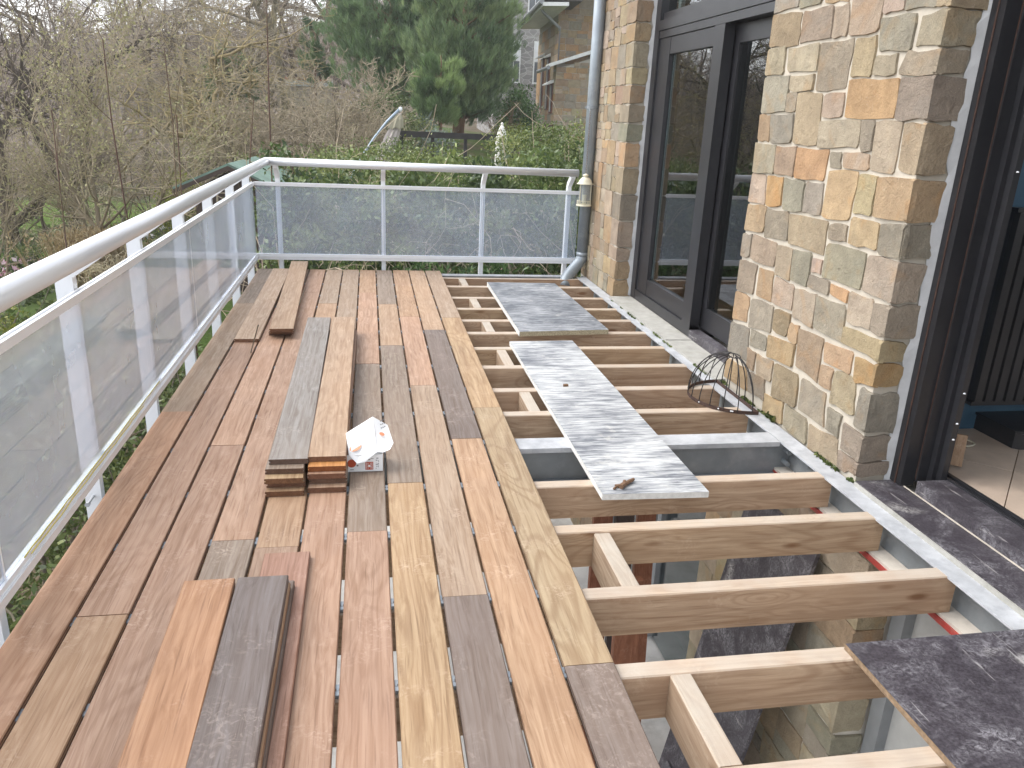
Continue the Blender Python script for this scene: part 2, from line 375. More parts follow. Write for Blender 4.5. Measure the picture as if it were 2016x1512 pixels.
def add_stone(g, q, fn, r, proud=.011, inset=.003):
    """fn(u, v, d): d is the distance out of the wall"""
    o = stone_poly(q, r); n = len(o)
    cx = sum(p[0] for p in o)/n; cy = sum(p[1] for p in o)/n
    def shrink(p, k):
        dx, dy = cx-p[0], cy-p[1]; L = math.hypot(dx, dy) or 1
        return (p[0]+dx/L*k, p[1]+dy/L*k)
    v = [fn(p[0], p[1], -.012) for p in o]
    tx, ty = r.uniform(-.02, .02), r.uniform(-.02, .02)
    v += [fn(*shrink(p, inset), proud+tx*(p[0]-cx)+ty*(p[1]-cy)) for p in o]
    f = [(i, (i+1) % n, n+(i+1) % n, n+i) for i in range(n)]+[tuple(range(n, 2*n))]
    g.add(v, f)
fx = lambda u, v, d_: (XW-d_, u, v)                       # wall face looking to -X (u = y)
def fret(yc): return lambda u, v, d_: (u, yc-d_, v)       # return face looking to -Y (u = x)
def jit(c, r, a=.10):
    k = 1+r.uniform(-a, a); return tuple(max(.01, x*k*(1+r.uniform(-.04, .04))) for x in c)
def centred(g, name, mat, parent, color):
    c = np.array(g.v).mean(axis=0); g.v = [tuple(np.array(p)-c) for p in g.v]
    return g.build(name, mat, parent, color, loc=tuple(c))
def stone_obj(q, code, quoin=None, rx=.14, r=rng, dark=1.0, fn=fx):
    g = G(); add_stone(g, q, fn, r, proud=r.uniform(.003, .009))
    if quoin is not None:
        zt, zb = q[1][1], q[2][1]
        w2 = rx*r.uniform(.74, 1.02)
        qq = [(XW-.008, zt), (XW+w2, zt+r.uniform(-.012, .01)), (XW+w2*r.uniform(.88, 1.03), zb+r.uniform(-.008, .012)), (XW-.008, zb)]
        add_stone(g, qq, fret(quoin), r, proud=r.uniform(.003, .008))
    col = jit(PAL[code], r); NST[0] += 1
    return centred(g, 'stone', M['stone'], house, tuple(x*dark for x in col))
TRACED = "g,4.152,2.117,3.931,2.126,3.917,1.976,4.151,1.967;g,3.900,2.116,3.699,2.121,3.703,1.971,3.895,1.966;o,3.671,2.114,3.475,2.097,3.474,1.947,3.662,1.964;b,4.152,1.957,3.869,1.941,3.867,1.801,4.150,1.811;w,3.846,1.941,3.591,1.938,3.572,1.811,3.845,1.807;p,3.567,1.928,3.470,1.935,3.444,1.809,3.555,1.807;t,3.445,2.042,3.212,2.040,3.218,1.805,3.424,1.807;p,3.195,2.015,3.070,2.022,3.071,1.872,3.199,1.865;g,3.054,2.018,2.883,2.014,2.881,1.864,3.055,1.868;y*,2.872,2.012,2.800,2.006,2.800,1.856,2.870,1.862;g,3.202,1.848,2.983,1.845,2.988,1.721,3.187,1.734;w*,2.942,1.832,2.800,1.842,2.800,1.725,2.951,1.734;p,3.942,1.783,3.661,1.789,3.654,1.680,3.923,1.683;t,4.152,1.794,3.979,1.797,3.965,1.673,4.152,1.675;w,3.638,1.784,3.384,1.787,3.390,1.593,3.625,1.588;y,3.351,1.784,3.221,1.786,3.220,1.634,3.356,1.639;t,3.195,1.706,3.062,1.707,3.056,1.637,3.197,1.643;w*,2.993,1.712,2.800,1.706,2.800,1.629,3.032,1.639;g,4.152,1.655,3.896,1.655,3.891,1.498,4.148,1.489;t,3.882,1.652,3.663,1.655,3.661,1.594,3.877,1.596;w,3.890,1.576,3.791,1.577,3.796,1.499,3.883,1.492;y,3.784,1.577,3.570,1.570,3.550,1.351,3.760,1.346;p,3.542,1.567,3.387,1.567,3.383,1.475,3.539,1.474;O,3.360,1.621,3.020,1.613,3.013,1.478,3.352,1.473;d*,2.996,1.614,2.800,1.614,2.800,1.469,2.990,1.471;g,4.029,1.470,3.803,1.481,3.788,1.354,4.003,1.343;o,4.152,1.476,4.044,1.473,4.025,1.348,4.139,1.344;t,3.542,1.449,3.223,1.456,3.223,1.356,3.531,1.343;w,3.213,1.454,3.125,1.460,3.123,1.343,3.190,1.339;p,3.110,1.453,2.949,1.455,2.948,1.263,3.100,1.270;y*,2.927,1.446,2.800,1.451,2.800,1.273,2.918,1.283;g,4.152,1.330,3.936,1.327,3.915,1.196,4.142,1.186;b,3.914,1.321,3.725,1.332,3.725,1.195,3.901,1.194;O,3.711,1.324,3.439,1.328,3.440,1.197,3.705,1.190;g,3.416,1.321,3.334,1.322,3.319,1.258,3.402,1.261;t,3.313,1.320,3.125,1.322,3.113,1.269,3.301,1.267;o,3.400,1.239,3.180,1.249,3.189,1.052,3.402,1.041;y,3.164,1.245,3.042,1.241,3.037,1.088,3.165,1.084;o*,3.024,1.240,2.800,1.249,2.800,1.095,3.015,1.089;p,4.152,1.172,3.995,1.174,3.968,1.030,4.152,1.030;O,3.970,1.173,3.810,1.179,3.801,1.045,3.941,1.033;g,3.796,1.177,3.598,1.178,3.591,1.042,3.763,1.031;g,3.580,1.176,3.435,1.180,3.425,1.044,3.578,1.037;w,3.941,1.012,3.701,1.018,3.685,0.886,3.925,0.869;y,3.685,1.008,3.346,1.018,3.343,0.874,3.657,0.878;w,3.327,1.009,3.193,1.022,3.189,0.962,3.314,0.951;o,3.169,1.066,2.972,1.062,2.961,0.960,3.153,0.956;d*,2.950,1.063,2.800,1.074,2.800,0.948,2.939,0.948;c,4.035,0.863,3.772,0.850,3.779,0.741,4.034,0.736;t,3.764,0.845,3.615,0.847,3.602,0.704,3.747,0.704;g,3.592,0.851,3.439,0.858,3.438,0.709,3.584,0.708;p,3.416,0.841,3.340,0.846,3.343,0.786,3.409,0.782;g,3.327,0.926,3.022,0.929,3.021,0.783,3.318,0.776;t*,3.002,0.925,2.800,0.932,2.800,0.778,2.999,0.785;o,3.918,0.702,3.769,0.710,3.750,0.560,3.910,0.559;t,3.742,0.689,3.551,0.683,3.539,0.564,3.737,0.563;w,3.409,0.764,3.253,0.760,3.252,0.705,3.423,0.716;O,3.235,0.752,3.097,0.750,3.103,0.707,3.229,0.716;p,3.523,0.673,3.332,0.681,3.330,0.532,3.511,0.536;g,3.320,0.678,3.096,0.685,3.084,0.536,3.310,0.540;t,3.083,0.753,2.917,0.755,2.906,0.636,3.068,0.627;w*,2.905,0.744,2.800,0.755,2.800,0.635,2.896,0.633;g,3.960,0.526,3.716,0.541,3.709,0.408,3.944,0.373;b,3.692,0.530,3.537,0.539,3.547,0.428,3.687,0.427;o,3.532,0.501,3.445,0.505,3.448,0.414,3.532,0.423;y*,3.083,0.597,2.800,0.607,2.800,0.526,3.077,0.532;o,3.716,0.385,3.450,0.404,3.449,0.299,3.704,0.278;b,3.436,0.494,3.219,0.501,3.217,0.301,3.410,0.315;o,3.206,0.493,2.985,0.507,2.985,0.415,3.185,0.411;O*,2.958,0.495,2.800,0.507,2.800,0.420,2.939,0.392;o,3.205,0.386,3.105,0.393,3.102,0.301,3.188,0.297;y,3.089,0.393,2.934,0.405,2.901,0.257,3.083,0.243;p,3.814,0.252,3.630,0.266,3.632,0.162,3.783,0.154;b,3.609,0.266,3.378,0.273,3.361,0.121,3.591,0.099;w,3.342,0.272,3.129,0.269,3.098,0.119,3.332,0.125;d*,2.876,0.387,2.800,0.383,2.800,0.217,2.879,0.218;g,3.086,0.216,2.982,0.219,2.980,0.116,3.072,0.122;o,3.676,0.074,3.470,0.100,3.462,-0.008,3.658,-0.027;w,3.437,0.098,3.245,0.098,3.215,-0.015,3.429,-0.008;y,3.211,0.085,2.977,0.105,2.951,-0.007,3.189,-0.023;d*,2.954,0.194,2.800,0.185,2.800,0.078,2.940,0.084;w*,2.954,0.066,2.800,0.069,2.800,0.014,2.941,-0.009;o,4.152,1.006,3.938,1.019,3.941,0.893,4.152,0.877;w,4.152,0.847,4.057,0.860,4.058,0.739,4.152,0.728;w,4.152,0.698,3.950,0.709,3.954,0.556,4.141,0.544;o,4.152,0.523,3.991,0.526,3.988,0.391,4.152,0.370;g,4.152,0.344,3.939,0.360,3.916,0.185,4.152,0.171;g,3.909,0.361,3.741,0.371,3.733,0.297,3.907,0.282;b,3.923,0.256,3.830,0.254,3.831,0.160,3.900,0.160;o,4.152,0.123,3.919,0.143,3.868,0.030,4.152,0.020;w,3.869,0.133,3.693,0.148,3.667,0.043,3.840,0.032"
for row in TRACED.split(';'):
    t = row.split(','); n = list(map(float, t[1:]))
    q = [(n[i], n[i+1]) for i in (0, 2, 4, 6)]
    stone_obj(q, t[0][0], 2.80 if '*' in t[0] else None)
CODES = 'gggwwwttttttooobbbppyydO'
def ashlar(u0, u1, zs, r, wlo, whi, cb, split=.28):
    for z0, z1 in zip(zs[:-1], zs[1:]):
        u = u0
        while u < u1-.02:
            w_ = r.uniform(wlo, whi)
            if u1-(u+w_) < wlo*.8: w_ = u1-u
            a, b = u+.006, u+w_-.006; e = lambda: r.uniform(-.006, .006)
            def put(za, zb): cb([(b+e(), zb-.007+e()), (a+e(), zb-.007+e()), (a+e(), za+.007+e()), (b+e(), za+.007+e())], u+w_ >= u1-.021, u <= u0+.001)
            if z1-z0 > .13 and w_ < whi*.8 and r.random() < split:
                m_ = z0+(z1-z0)*r.uniform(.35, .65); put(z0, m_); put(m_, z1)
            else: put(z0, z1)
            u += w_
# above the traced part of the near pier
def cb_top(q, last, first):
    stone_obj(q, rng.choice(CODES), 2.80 if first else None)
ashlar(2.80, 4.15, [2.125, 2.26, 2.40], rng, .14, .28, cb_top)
# far pier: courses read at its corner
ZC = [-.03, .135, .288, .406, .626, .84, 1.053, 1.253, 1.399, 1.542, 1.689, 1.818, 2.001, 2.143, 2.30, 2.45, 2.62]
rq = random.Random(11)
QC = 'oopwdbogwbywobgo'
for k, (z0, z1) in enumerate(zip(ZC[:-1], ZC[1:])):
    wq = rq.uniform(.13, .27)
    stone_obj([(6.42+wq, z1-.01), (6.42, z1-.01), (6.42, z0+.01), (6.42+wq, z0+.01)], QC[k % len(QC)], 6.42, .13, rq)
    def cb_far(q, last, first): stone_obj(q, rq.choice('ggwwtttoobbyp'), None, r=rq)
    ashlar(6.42+wq+.008, 7.54, [z0, z1], rq, .10, .24, cb_far, .75)
# lower storey, seen between the joists
rl = random.Random(21)
zz = [-2.58]
while zz[-1] < -.25: zz.append(zz[-1]+rl.uniform(.15, .24))
zz[-1] = -.22
def cb_low(q, last, first): stone_obj(q, rl.choice('gwtbtoyt'), 2.60 if first else None, r=rl, dark=1.12)  # stone colour lifted here to offset the shade under the deck
ashlar(2.60, 4.15, zz, rl, .17, .34, cb_low, .25)
def cb_low2(q, last, first): stone_obj(q, rl.choice('gwwbtodw'), 6.42 if first else None, r=rl, dark=1.0)
ashlar(6.42, 7.5, [z for z in zz if z < -.9]+[-.9+.12, -.5, -.22], rl, .3, .5, cb_low2, .0)
g = G()
for y0, y1 in ((2.808, 4.150), (6.428, 7.55), (-1, .85)):
    g.box(XW+.003, 2.45, y0, y1, -.035, 3.2)
g.box(XW+.003, 2.45, -1, 7.55, 3.2, 3.6)
g.build('mortar_backing', M['mortar'], house)
g = G()
for y0, y1 in ((2.608, 4.150), (6.428, 7.55), (-1, .85)): g.box(XW+.004, 2.45, y0, y1, -2.62, -.035)
g.box(2.06, 2.45, .85, 2.608, -.24, -.04); g.box(2.06, 2.45, 4.15, 6.428, -.24, -.035)
g.build('lower_mortar_backing', M['mortar_low'], house)
# rooms
g = G(); g.box(2.451, 6.2, -1, 7.55, 3.2, 3.6); g.box(6.2, 6.4, -1, -.4, -2.6, 3.6); g.box(6.2, 6.4, 3.1, 7.55, -2.6, 3.6); g.box(6.2, 6.4, -.4, 3.1, -2.6, .4); g.box(6.2, 6.4, -.4, 3.1, 2.8, 3.6); g.box(2.451, 6.2, 7.4, 7.55, -2.6, 3.2); g.box(2.451, 6.2, -1.1, -1, -2.6, 3.2)  # back wall left open out of view, to let sky light onto the tiles
g.box(2.451, 6.2, -1, 7.4, -.3, -.12); g.box(2.412, 2.4505, .93, 2.8, -.2, -.12)
g.build('room_shell', M['dark_wall'], house)
g = G(); g.box(2.452, 6.19, 3.2, 3.35, -.12, 3.19); g.build('blue_partition_wall', M['blue_wall'], house)
g = G(); g.box(2.452, 6.19, 3.351, 7.39, -.119, .05); g.build('room_floor', M['parquet'], house)
fl = G(); fl.box(2.4115, 6.19, -1, 3.199, -.119, .036); fl.build('tile_bed', M['dark_board_edge'], house)
def clip(P, ax, lim, keep_above):
    out = []
    for i in range(len(P)):
        a, b = P[i-1], P[i]; ia = (a[ax] > lim) == keep_above; ib = (b[ax] > lim) == keep_above
        if ia != ib:
            t = (lim-a[ax])/(b[ax]-a[ax]); out.append((a[0]+(b[0]-a[0])*t, a[1]+(b[1]-a[1])*t))
        if ib: out.append(b)
    return out
for i in range(-8, 12):
    for j in range(0, 14):
        e0, e1 = .0156+.6*i+.002, .0156+.6*(i+1)-.002; c0, c1 = -.35+.6*j+.002, -.35+.6*(j+1)-.002
        P = [((c+e)/2**.5, (c-e)/2**.5) for e, c in ((e0, c0), (e1, c0), (e1, c1), (e0, c1))]
        for ax, lim, up in ((0, 2.412, True), (0, 5.2, False), (1, .93, True), (1, 3.198, False)):
            if P: P = clip(P, ax, lim, up)
        if len(P) > 2: G().prism(P, lambda u, v, t: (u, v, t), .0362, .0496).build('floor_tile', M['tile'], house)
# sliding window
def rail(g, y0, y1, z0, z1, x0, x1): g.box(x0, x1, y0, y1, z0, z1)
win = G()
rail(win, 6.30, 6.40, .0, 3.0, 2.19, 2.40); rail(win, 4.16, 6.30, 2.15, 2.20, 2.215, 2.40)
rail(win, 4.16, 6.30, 2.075, 2.146, 2.19, 2.40); rail(win, 4.16, 6.30, 2.02, 2.071, 2.197, 2.40)
rail(win, 4.16, 6.30, 2.92, 3.0, 2.19, 2.40); rail(win, 4.156, 4.19, .0, 3.0, 2.19, 2.40)
rail(win, 5.08, 6.299, .0, .078, 2.192, 2.40)
wf = win.build('window_frame', M['black'], house)
g = G(); rail(g, 6.07, 6.299, .082, 2.016, 2.205, 2.26); rail(g, 5.08, 5.235, .05, 2.016, 2.19, 2.26)
rail(g, 5.235, 6.07, .082, .205, 2.208, 2.26); rail(g, 5.235, 6.07, 1.90, 2.016, 2.208, 2.26)
sash = g.build('fixed_sash', M['black'], house)
g = G(); g.box(2.232, 2.242, 5.235, 6.07, .205, 1.90); g.build('window_pane', M['pane'], sash)
g = G()
for a, b, c, e in ((6.052, 6.068, .207, 1.898), ): g.box(2.2425, 2.258, a, b, c, e)
g.build('pale_spacer', M['sealant'], sash)
g = G(); rail(g, 5.02, 5.165, .07, 2.016, 2.272, 2.33); rail(g, 4.195, 5.02, .07, .215, 2.272, 2.33); rail(g, 4.195, 5.02, 1.905, 2.016, 2.272, 2.33); rail(g, 4.195, 4.30, .215, 1.905, 2.272, 2.33)
slid = g.build('sliding_sash', M['black'], house)
g = G(); g.box(2.287, 2.295, 4.30, 5.02, .215, 1.905); g.build('window_pane', M['pane'], slid)
g = G(); g.box(2.3, 2.325, 5.166, 5.18, .08, 2.01); g.build('brush_seal', M['sealant'], slid)
g = G(); g.box(2.25, 2.26, 4.19, 6.30, 2.20, 2.92); g.build('transom_pane', M['pane'], wf)
g = G(); g.box(2.27, 2.30, 6.10, 6.16, 2.2, 2.92); g.build('transom_stile', M['sealant'], wf)
g = G()
for a, b, c in ((6.385, 5.02, 0), (5.012, 4.17, .004)):
    pts = [(XW-.052, a), (2.19, a), (2.19, b+rng.uniform(-.01, .01)), (XW-.045, b)]
    g = G(); g.prism(pts, lambda u, v, t: (u, v, t), -.07, -.002-c); g.build('window_sill', M['sill'], house)
g = G(); g.box(2.191, 2.268, 4.16, 5.078, -.03, .052); g.build('slate_sub_sill', M['film'], house)
# mortar fillets between stone returns and frames
def fillet(yc, z0, z1, r):
    g = G(); n = 46; L, Rr = [], []
    for i in range(n+1):
        z = z0+(z1-z0)*i/n
        L.append((XW+.105+r.uniform(-.012, .014)+(.012 if i % 6 < 2 else 0), z)); Rr.append((2.204, z))
    vs = [(x, yc-.002, z) for x, z in L]+[(x, yc-.012, z) for x, z in Rr]
    g.add(vs, [(i, n+1+i, n+2+i, i+1) for i in range(n)])
    return g.build('mortar_fillet', M['sealant'], house)
fillet(2.80, -.01, 2.35, random.Random(2)); fillet(6.42, .0, 2.7, random.Random(3))
# open doorway
g = G()
g.box(2.20, 2.262, 2.715, 2.786, .0, 3.0); g.box(2.2625, 2.305, 2.70, 2.786, .02, 3.0); g.box(2.3055, 2.325, 2.672, 2.786, .02, 3.0); g.box(2.3255, 2.352, 2.642, 2.786, .02, 3.0)
g.box(2.20, 2.45, .86, .93, 0, 3.0); g.box(2.20, 2.45, .93, 2.64, 2.95, 3.0)
df = g.build('door_frame', M['black'], house)
g = G(); g.box(2.196, 2.1995, 2.745, 2.752, .0, 2.95); g.box(2.262, 2.2624, 2.708, 2.7145, .03, 2.95); g.build('frame_edge_strip', M['rust'], df)
g = G()
for z_ in (.31, .24, .44, 1.3): g.lathe([(.006, -.002), (.004, .002), (0, .003)], (2.338, 2.6415, z_), 8)
g.build('frame_screws', M['alu'], df)['kind'] = 'stuff'
g = G(); g.box(2.03, 2.212, .86, 2.775, -.05, .0); th = g.build('doorstep_slab', M['film'], house)
g = G(); g.box(2.024, 2.0295, .86, 2.773, -.052, -.002); g.build('doorstep_edge', M['sill'], th)
g = G(); g.box(2.2165, 2.352, .94, 2.64, -.05, .058); g.build('threshold_slab', M['film'], house)
g = G(); g.box(2.213, 2.2160, .94, 2.71, -.05, .004); g.build('threshold_joint', M['mortar'], house)
g = G()
for a, b, c in ((2.3525, 2.364, .066), (2.370, 2.376, .060), (2.383, 2.395, .066), (2.403, 2.411, .06)): g.box(a, b, .94, 2.80, .03, c)
g.build('sliding_track', M['black'], house)
# lower storey openings
g = G(); g.box(2.19, 2.30, 2.50, 2.58, -2.58, -.24); g.box(2.19, 2.3, .9, 2.5, -.32, -.24)
ld_ = g.build('lower_door_frame', M['grey_frame'], house); G().box(2.24, 2.25, .9, 2.5, -2.58, -.32).build('lower_door_leaf', plain('pale_grey_door', (.34, .34, .33), .6), ld_)
g = G()
for a in (6.33, 4.17): g.box(2.19, 2.30, a, a+.07, -2.58, -.24)
g.box(2.19, 2.3, 4.24, 6.33, -.32, -.24); g.box(2.20, 2.29, 5.2, 5.27, -2.58, -.32)
lf = g.build('lower_window_frame', M['grey_frame'], house)
G().box(2.24, 2.25, 4.24, 6.33, -2.58, -.32).build('lower_pane', M['pane'], lf)
g = G(); g.box(2.451, 6.2, -1, 7.4, -2.7, -2.6); g.build('lower_room_floor', M['concrete'], house)
# ================================================================ THE DECK
deck = thing('timber_deck', 'half boarded raised timber deck with bare joists beside the stone wall', 'deck')
def plank_mesh(name, w_, l_, t_, mat, groove=True):
    h = w_/2; c = .003
    if groove:
        pr = [(-h, 0), (h, 0), (h, t_*.36), (h-.006, t_*.38), (h-.006, t_*.6), (h, t_*.62), (h, t_-c), (h-c, t_), (-h+c, t_), (-h, t_-c), (-h, t_*.62), (-h+.006, t_*.6), (-h+.006, t_*.38), (-h, t_*.36)]
    else:
        pr = [(-h, 0), (h, 0), (h, t_-c), (h-c, t_), (-h+c, t_), (-h, t_-c)]
    return G().prism(pr, lambda u, v, t: (u, t, v), -l_/2, l_/2).mesh(name, mat)
DC = dict(S=(.43,.282,.192,.35), P=(.385,.252,.174,.45), T=(.41,.29,.192,.4), Y=(.41,.292,.172,.75), O=(.395,.266,.168,.55), G=(.275,.22,.171,.35), A=(.42,.262,.168,.5),
          D=(.18,.146,.126,.15), K=(.35,.265,.19,.3), L=(.34,.264,.168,1.0), B=(.325,.228,.16,.6), R=(.345,.203,.146,.35))
BOARDS = {0: [(3.77,'A'),(6.05,'K'),(7.42,'G')], 1: [(2.11,'O'),(5.1,'P'),(7.42,'K')], 2: [(3.34,'P'),(5.9,'S'),(7.42,'K')], 3: [(2.51,'G'),(6.45,'S'),(7.42,'S')],
          4: [(2.45,'B'),(6.06,'O'),(7.42,'K')], 5: [(3.2,'P'),(5.30,'T'),(7.42,'K')], 6: [(2.53,'P'),(4.51,'G'),(6.45,'S'),(7.42,'O')],
          7: [(2.91,'Y'),(4.90,'G'),(6.04,'T'),(7.42,'G')], 8: [(2.10,'D'),(4.11,'K'),(5.65,'S'),(7.42,'O')], 9: [(3.35,'O'),(5.28,'D'),(7.42,'T')],
          10: [(1.74,'D'),(3.75,'L'),(5.62,'Y'),(7.42,'K')]}
rp = random.Random(5)
for i, segs in BOARDS.items():
    y0 = .55
    xc = .6528-.15*(11-i)+.075
    for y1, c in segs:
        L_ = y1-y0-.0022
        ye = y1 + (rp.uniform(-.012, .012) if y1 == 7.42 else 0)
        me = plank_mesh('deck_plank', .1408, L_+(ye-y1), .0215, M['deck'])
        col = DC[c]; k = 1+rp.uniform(-.05, .05)
        o = link('deck_plank', me, deck, (col[0]*k, col[1]*k, col[2]*k, min(1, col[3]*rp.uniform(.7, 1.3))), (xc+rp.uniform(-.0008, .0008), (y0+ye)/2, -.0215+rp.uniform(-.0006, .0006)))
        y0 = y1
JY = [.93, 1.31, 1.70, 2.075, 2.49, 2.865, 3.685, 4.05, 4.47, 4.87, 5.25, 5.60, 5.97, 6.36, 6.81]
ZT = -.0225
for y in JY:
    wj = .0625
    h = .145
    pr = [(0, -h), (wj, -h), (wj, -.004), (wj-.004, 0), (.004, 0), (0, -.004)]
    me = G().prism(pr, lambda u, v, t: (t, u, v), -1.47, 1.47).mesh('joist', M['pineX'])
    k = rp.uniform(.9, 1.06)
    link('joist', me, deck, (.46*k, .335*k, .22*k*rp.uniform(.95, 1.08), .75), (.515, y, ZT+rp.uniform(-.001, 0)))
for y0, y1, lo in ((1.372, 1.70, 0), (2.138, 2.489, -.004), (3.75, 4.049, -.002), (4.533, 4.869, -.002), (5.314, 5.599, 0), (6.034, 6.359, 0), (6.875, 7.195, 0), (.993, 1.309, 0)):
    l_ = y1-y0-.002
    me = G().prism([(-.031, -.14), (.031, -.14), (.031, -.004), (.027, 0), (-.027, 0), (-.031, -.004)], lambda u, v, t: (u, t, v), -l_/2, l_/2).mesh('blocking', M['pineY'])
    link('blocking', me, deck, (.40, .31, .225, .7), (.829, (y0+y1)/2, ZT+lo-.0015))
g = G().prism([(0, -.12), (.06, -.12), (.06, 0), (0, 0)], lambda u, v, t: (t, u, v), -1.47, 1.47)
link('rim_joist', g.mesh('rim_joist', M['pineX']), deck, (.42, .29, .19, .3), (.515, 7.197, ZT-.006))
# steel: channel along the wall, cross beam, outer beam
g = G(); g.box(1.944, 2.036, .4, 7.30, -.030, -.0215); ch = g.build('channel_top_flange', M['zinc_white'], deck)
g = G(); g.box(2.022, 2.034, .4, 7.42, -.20, -.0305); g.build('channel_web', M['zinc'], deck)
g = G(); g.box(1.944, 2.0215, .4, 7.42, -.205, -.183); g.build('channel_bottom_flange', M['red'], deck)
g = G(); g.box(1.95, 2.0215, .4, 7.42, -.1828, -.1695); g.build('packing_strip', M['mortar_low'], deck)
g = G(); g.box(-.96, 2.02, 3.292, 3.372, -.192, -.046); g.box(-.96, 2.02, 3.268, 3.384, -.205, -.1925); g.build('cross_beam', M['zinc'], deck)
g = G(); g.box(-.96, 1.942, 3.262, 3.386, -.0455, ZT); g.build('cross_beam_plate', M['zinc_white'], deck)
g = G()
for y_ in (3.235, 3.25): pass
for z_ in (-.075, -.135):
    g.tube([(1.99, 3.24, z_), (1.99, 3.2915, z_)], .012, 8)
    g.tube([(2.0, 3.10, z_), (2.0215, 3.10, z_)], .012, 8)
g.build('beam_bolts', M['zinc'], deck)['kind'] = 'stuff'
g = G(); g.box(-.975, -.962, .4, 7.44, -.20, -.03); g.box(-.975, -.92, .4, 7.44, -.215, -.2005); g.build('outer_beam', M['zinc'], deck)
g = G(); g.box(-.97, 1.93, 7.315, 7.40, -.031, -.0225); g.box(-.97, 1.93, 7.36, 7.372, -.2, -.0312); g.build('far_edge_flange', M['zinc_white'], deck)
# stainless board clips in the gaps
g = G()
for k in range(1, 11):
    x = .6528-.15*k
    for y in JY+[3.30]:
        yy = y+.031
        g.box(x-.0062, x+.0062, yy-.022, yy-.006, -.0222, -.0115); g.box(x-.0062, x+.0062, yy+.004, yy+.02, -.0222, -.0115)
        g.box(x-.003, x+.003, yy-.005, yy+.003, -.0222, -.011)
for k in range(1, 11):
    pass
c_ = g.build('deck_clips', M['pipe'], deck); c_['kind'] = 'stuff'
g = G()
for x, y in ((-.94, 1.2), (-.94, 4.2), (-.94, 7.2), (1.3, 7.25)): g.box(x-.05, x+.05, y-.05, y+.05, -2.62, -.216)
g.build('steel_column', M['zinc'], deck)
rm_ = np.random.default_rng(3)
def moss_strip(x0, x1, y0, y1, z, n, parent, mat, size):
    C = np.stack([rm_.uniform(x0, x1, n), rm_.uniform(y0, y1, n), np.full(n, z)], 1); C = C[np.sin(C[:, 1]*9)+np.sin(C[:, 1]*23+1) > .1]; n = len(C)
    d_ = rm_.normal(size=(n, 3))*np.array([.8, .8, .3])+np.array([-.2, 0, .8]); d_ /= np.linalg.norm(d_, axis=1, keepdims=True); e = np.cross(d_, rm_.normal(size=(n, 3)))*.35
    L = size*rm_.uniform(.4, 1.4, (n, 1)); V = np.stack([C, C+d_*L*.5+e*L, C+d_*L, C+d_*L*.5-e*L], 1).reshape(-1, 3)
    o = link('moss', np_mesh('moss', V, np.arange(4*n).reshape(-1, 4), mat, False, rm_.uniform(0, 1, n)), parent); o['kind'] = 'stuff'
moss_strip(2.03, 2.05, 2.8, 4.3, -.022, 1500, house, M['ivy'], .014); moss_strip(1.99, 2.003, 4.2, 6.3, -.02, 900, house, M['ivy'], .012); moss_strip(2.035, 2.05, 3.5, 3.6, -.02, 40, house, M['ivy'], .035)
# ================================================================ BALUSTRADE
rl_ = thing('balcony_railing', 'white metal balcony railing with hazy glass panels round the deck', 'railing')
CX, CY, CZ, TR = -.888, 7.44, .943, .0345
g = G(); g.tube([(CX, .3, CZ), (CX, CY-.012, CZ)], TR, 24); g.build('handrail', M['satin'], rl_, smooth=True)
g = G(); g.tube([(CX, CY, CZ), (1.93, CY, CZ-.012)], TR, 24); g.build('handrail', M['satin'], rl_, smooth=True)
g = G(); g.tube([(CX, CY-.035, CZ), (CX, CY, CZ), (CX+.03, CY, CZ)], TR*1.012, 24); g.build('rail_elbow', M['satin'], rl_, smooth=True)
# post profile across the rail: p = distance outwards from the tube axis
PP = [(.152, -.26), (.215, -.26), (.215, .735), (.052, .905), (-.012, .905), (-.012, .885), (.03, .87), (.152, .742)]
PP = [(.152, -.30), (.212, -.30), (.212, .80), (.185, .845), (.055, .93), (.012, .918), (.02, .895), (.152, .80)]
pm = G().prism(PP, lambda u, v, t: (-u, t, v), -.019, .019).mesh('post', M['alu'])
for y in (.36, 1.24, 2.13, 3.02, 3.91, 4.81, 5.69, 6.60, 7.47): link('post', pm, rl_, loc=(CX, y, 0))
pm2 = G().prism(PP, lambda u, v, t: (t, u-.03, v-.005), -.019, .019).mesh('post', M['alu'])
for x in (-.81, .127, 1.055, 1.885): link('post', pm2, rl_, loc=(x, CY, 0))
GX, GY = -1.022, 7.555
def lrail(n, x0, x1, z0, z1, y0=.3, y1=GY-.006):
    g = G(); g.box(GX+x0, GX+x1, y0, y1, z0, z1); return g
def frail(n, x0, x1, z0, z1):
    g = G(); g.box(GX+.014, 1.985, GY-x1, GY-x0, z0, z1); return g
for f_ in (lrail, frail):
    g = f_('', -.012, .014, .726, .750); a = f_('', -.012, -.007, .7502, .758); b = f_('', .004, .014, .7502, .756)
    for q_ in (a, b): g.add(q_.v, q_.f)
    g.build('glazing_rail', M['alu'], rl_)
    g = f_('', -.012, .016, .064, .100); a = f_('', -.012, .012, .1002, .118); b = f_('', .0162, .020, .092, .097)
    for q_ in (a, b): g.add(q_.v, q_.f)
    g.build('bottom_rail', M['alu'], rl_)
for y0, y1 in ((.3, 2.132), (2.142, 4.832), (4.842, GY-.02)):
    G().box(GX-.003, GX+.003, y0, y1, .1185, .7255).build('glass_panel', M['rail_glass'], rl_)
for x0, x1 in ((GX+.02, .117), (.125, 1.045), (1.053, 1.98)):
    G().box(x0, x1, GY-.003, GY+.003, .1185, .7255).build('glass_panel', M['rail_glass'], rl_)
for y in (2.137, 4.837): G().box(GX-.003, GX+.003, y-.004, y+.004, .119, .725).build('panel_joint', M['alu'], rl_)
g = G()
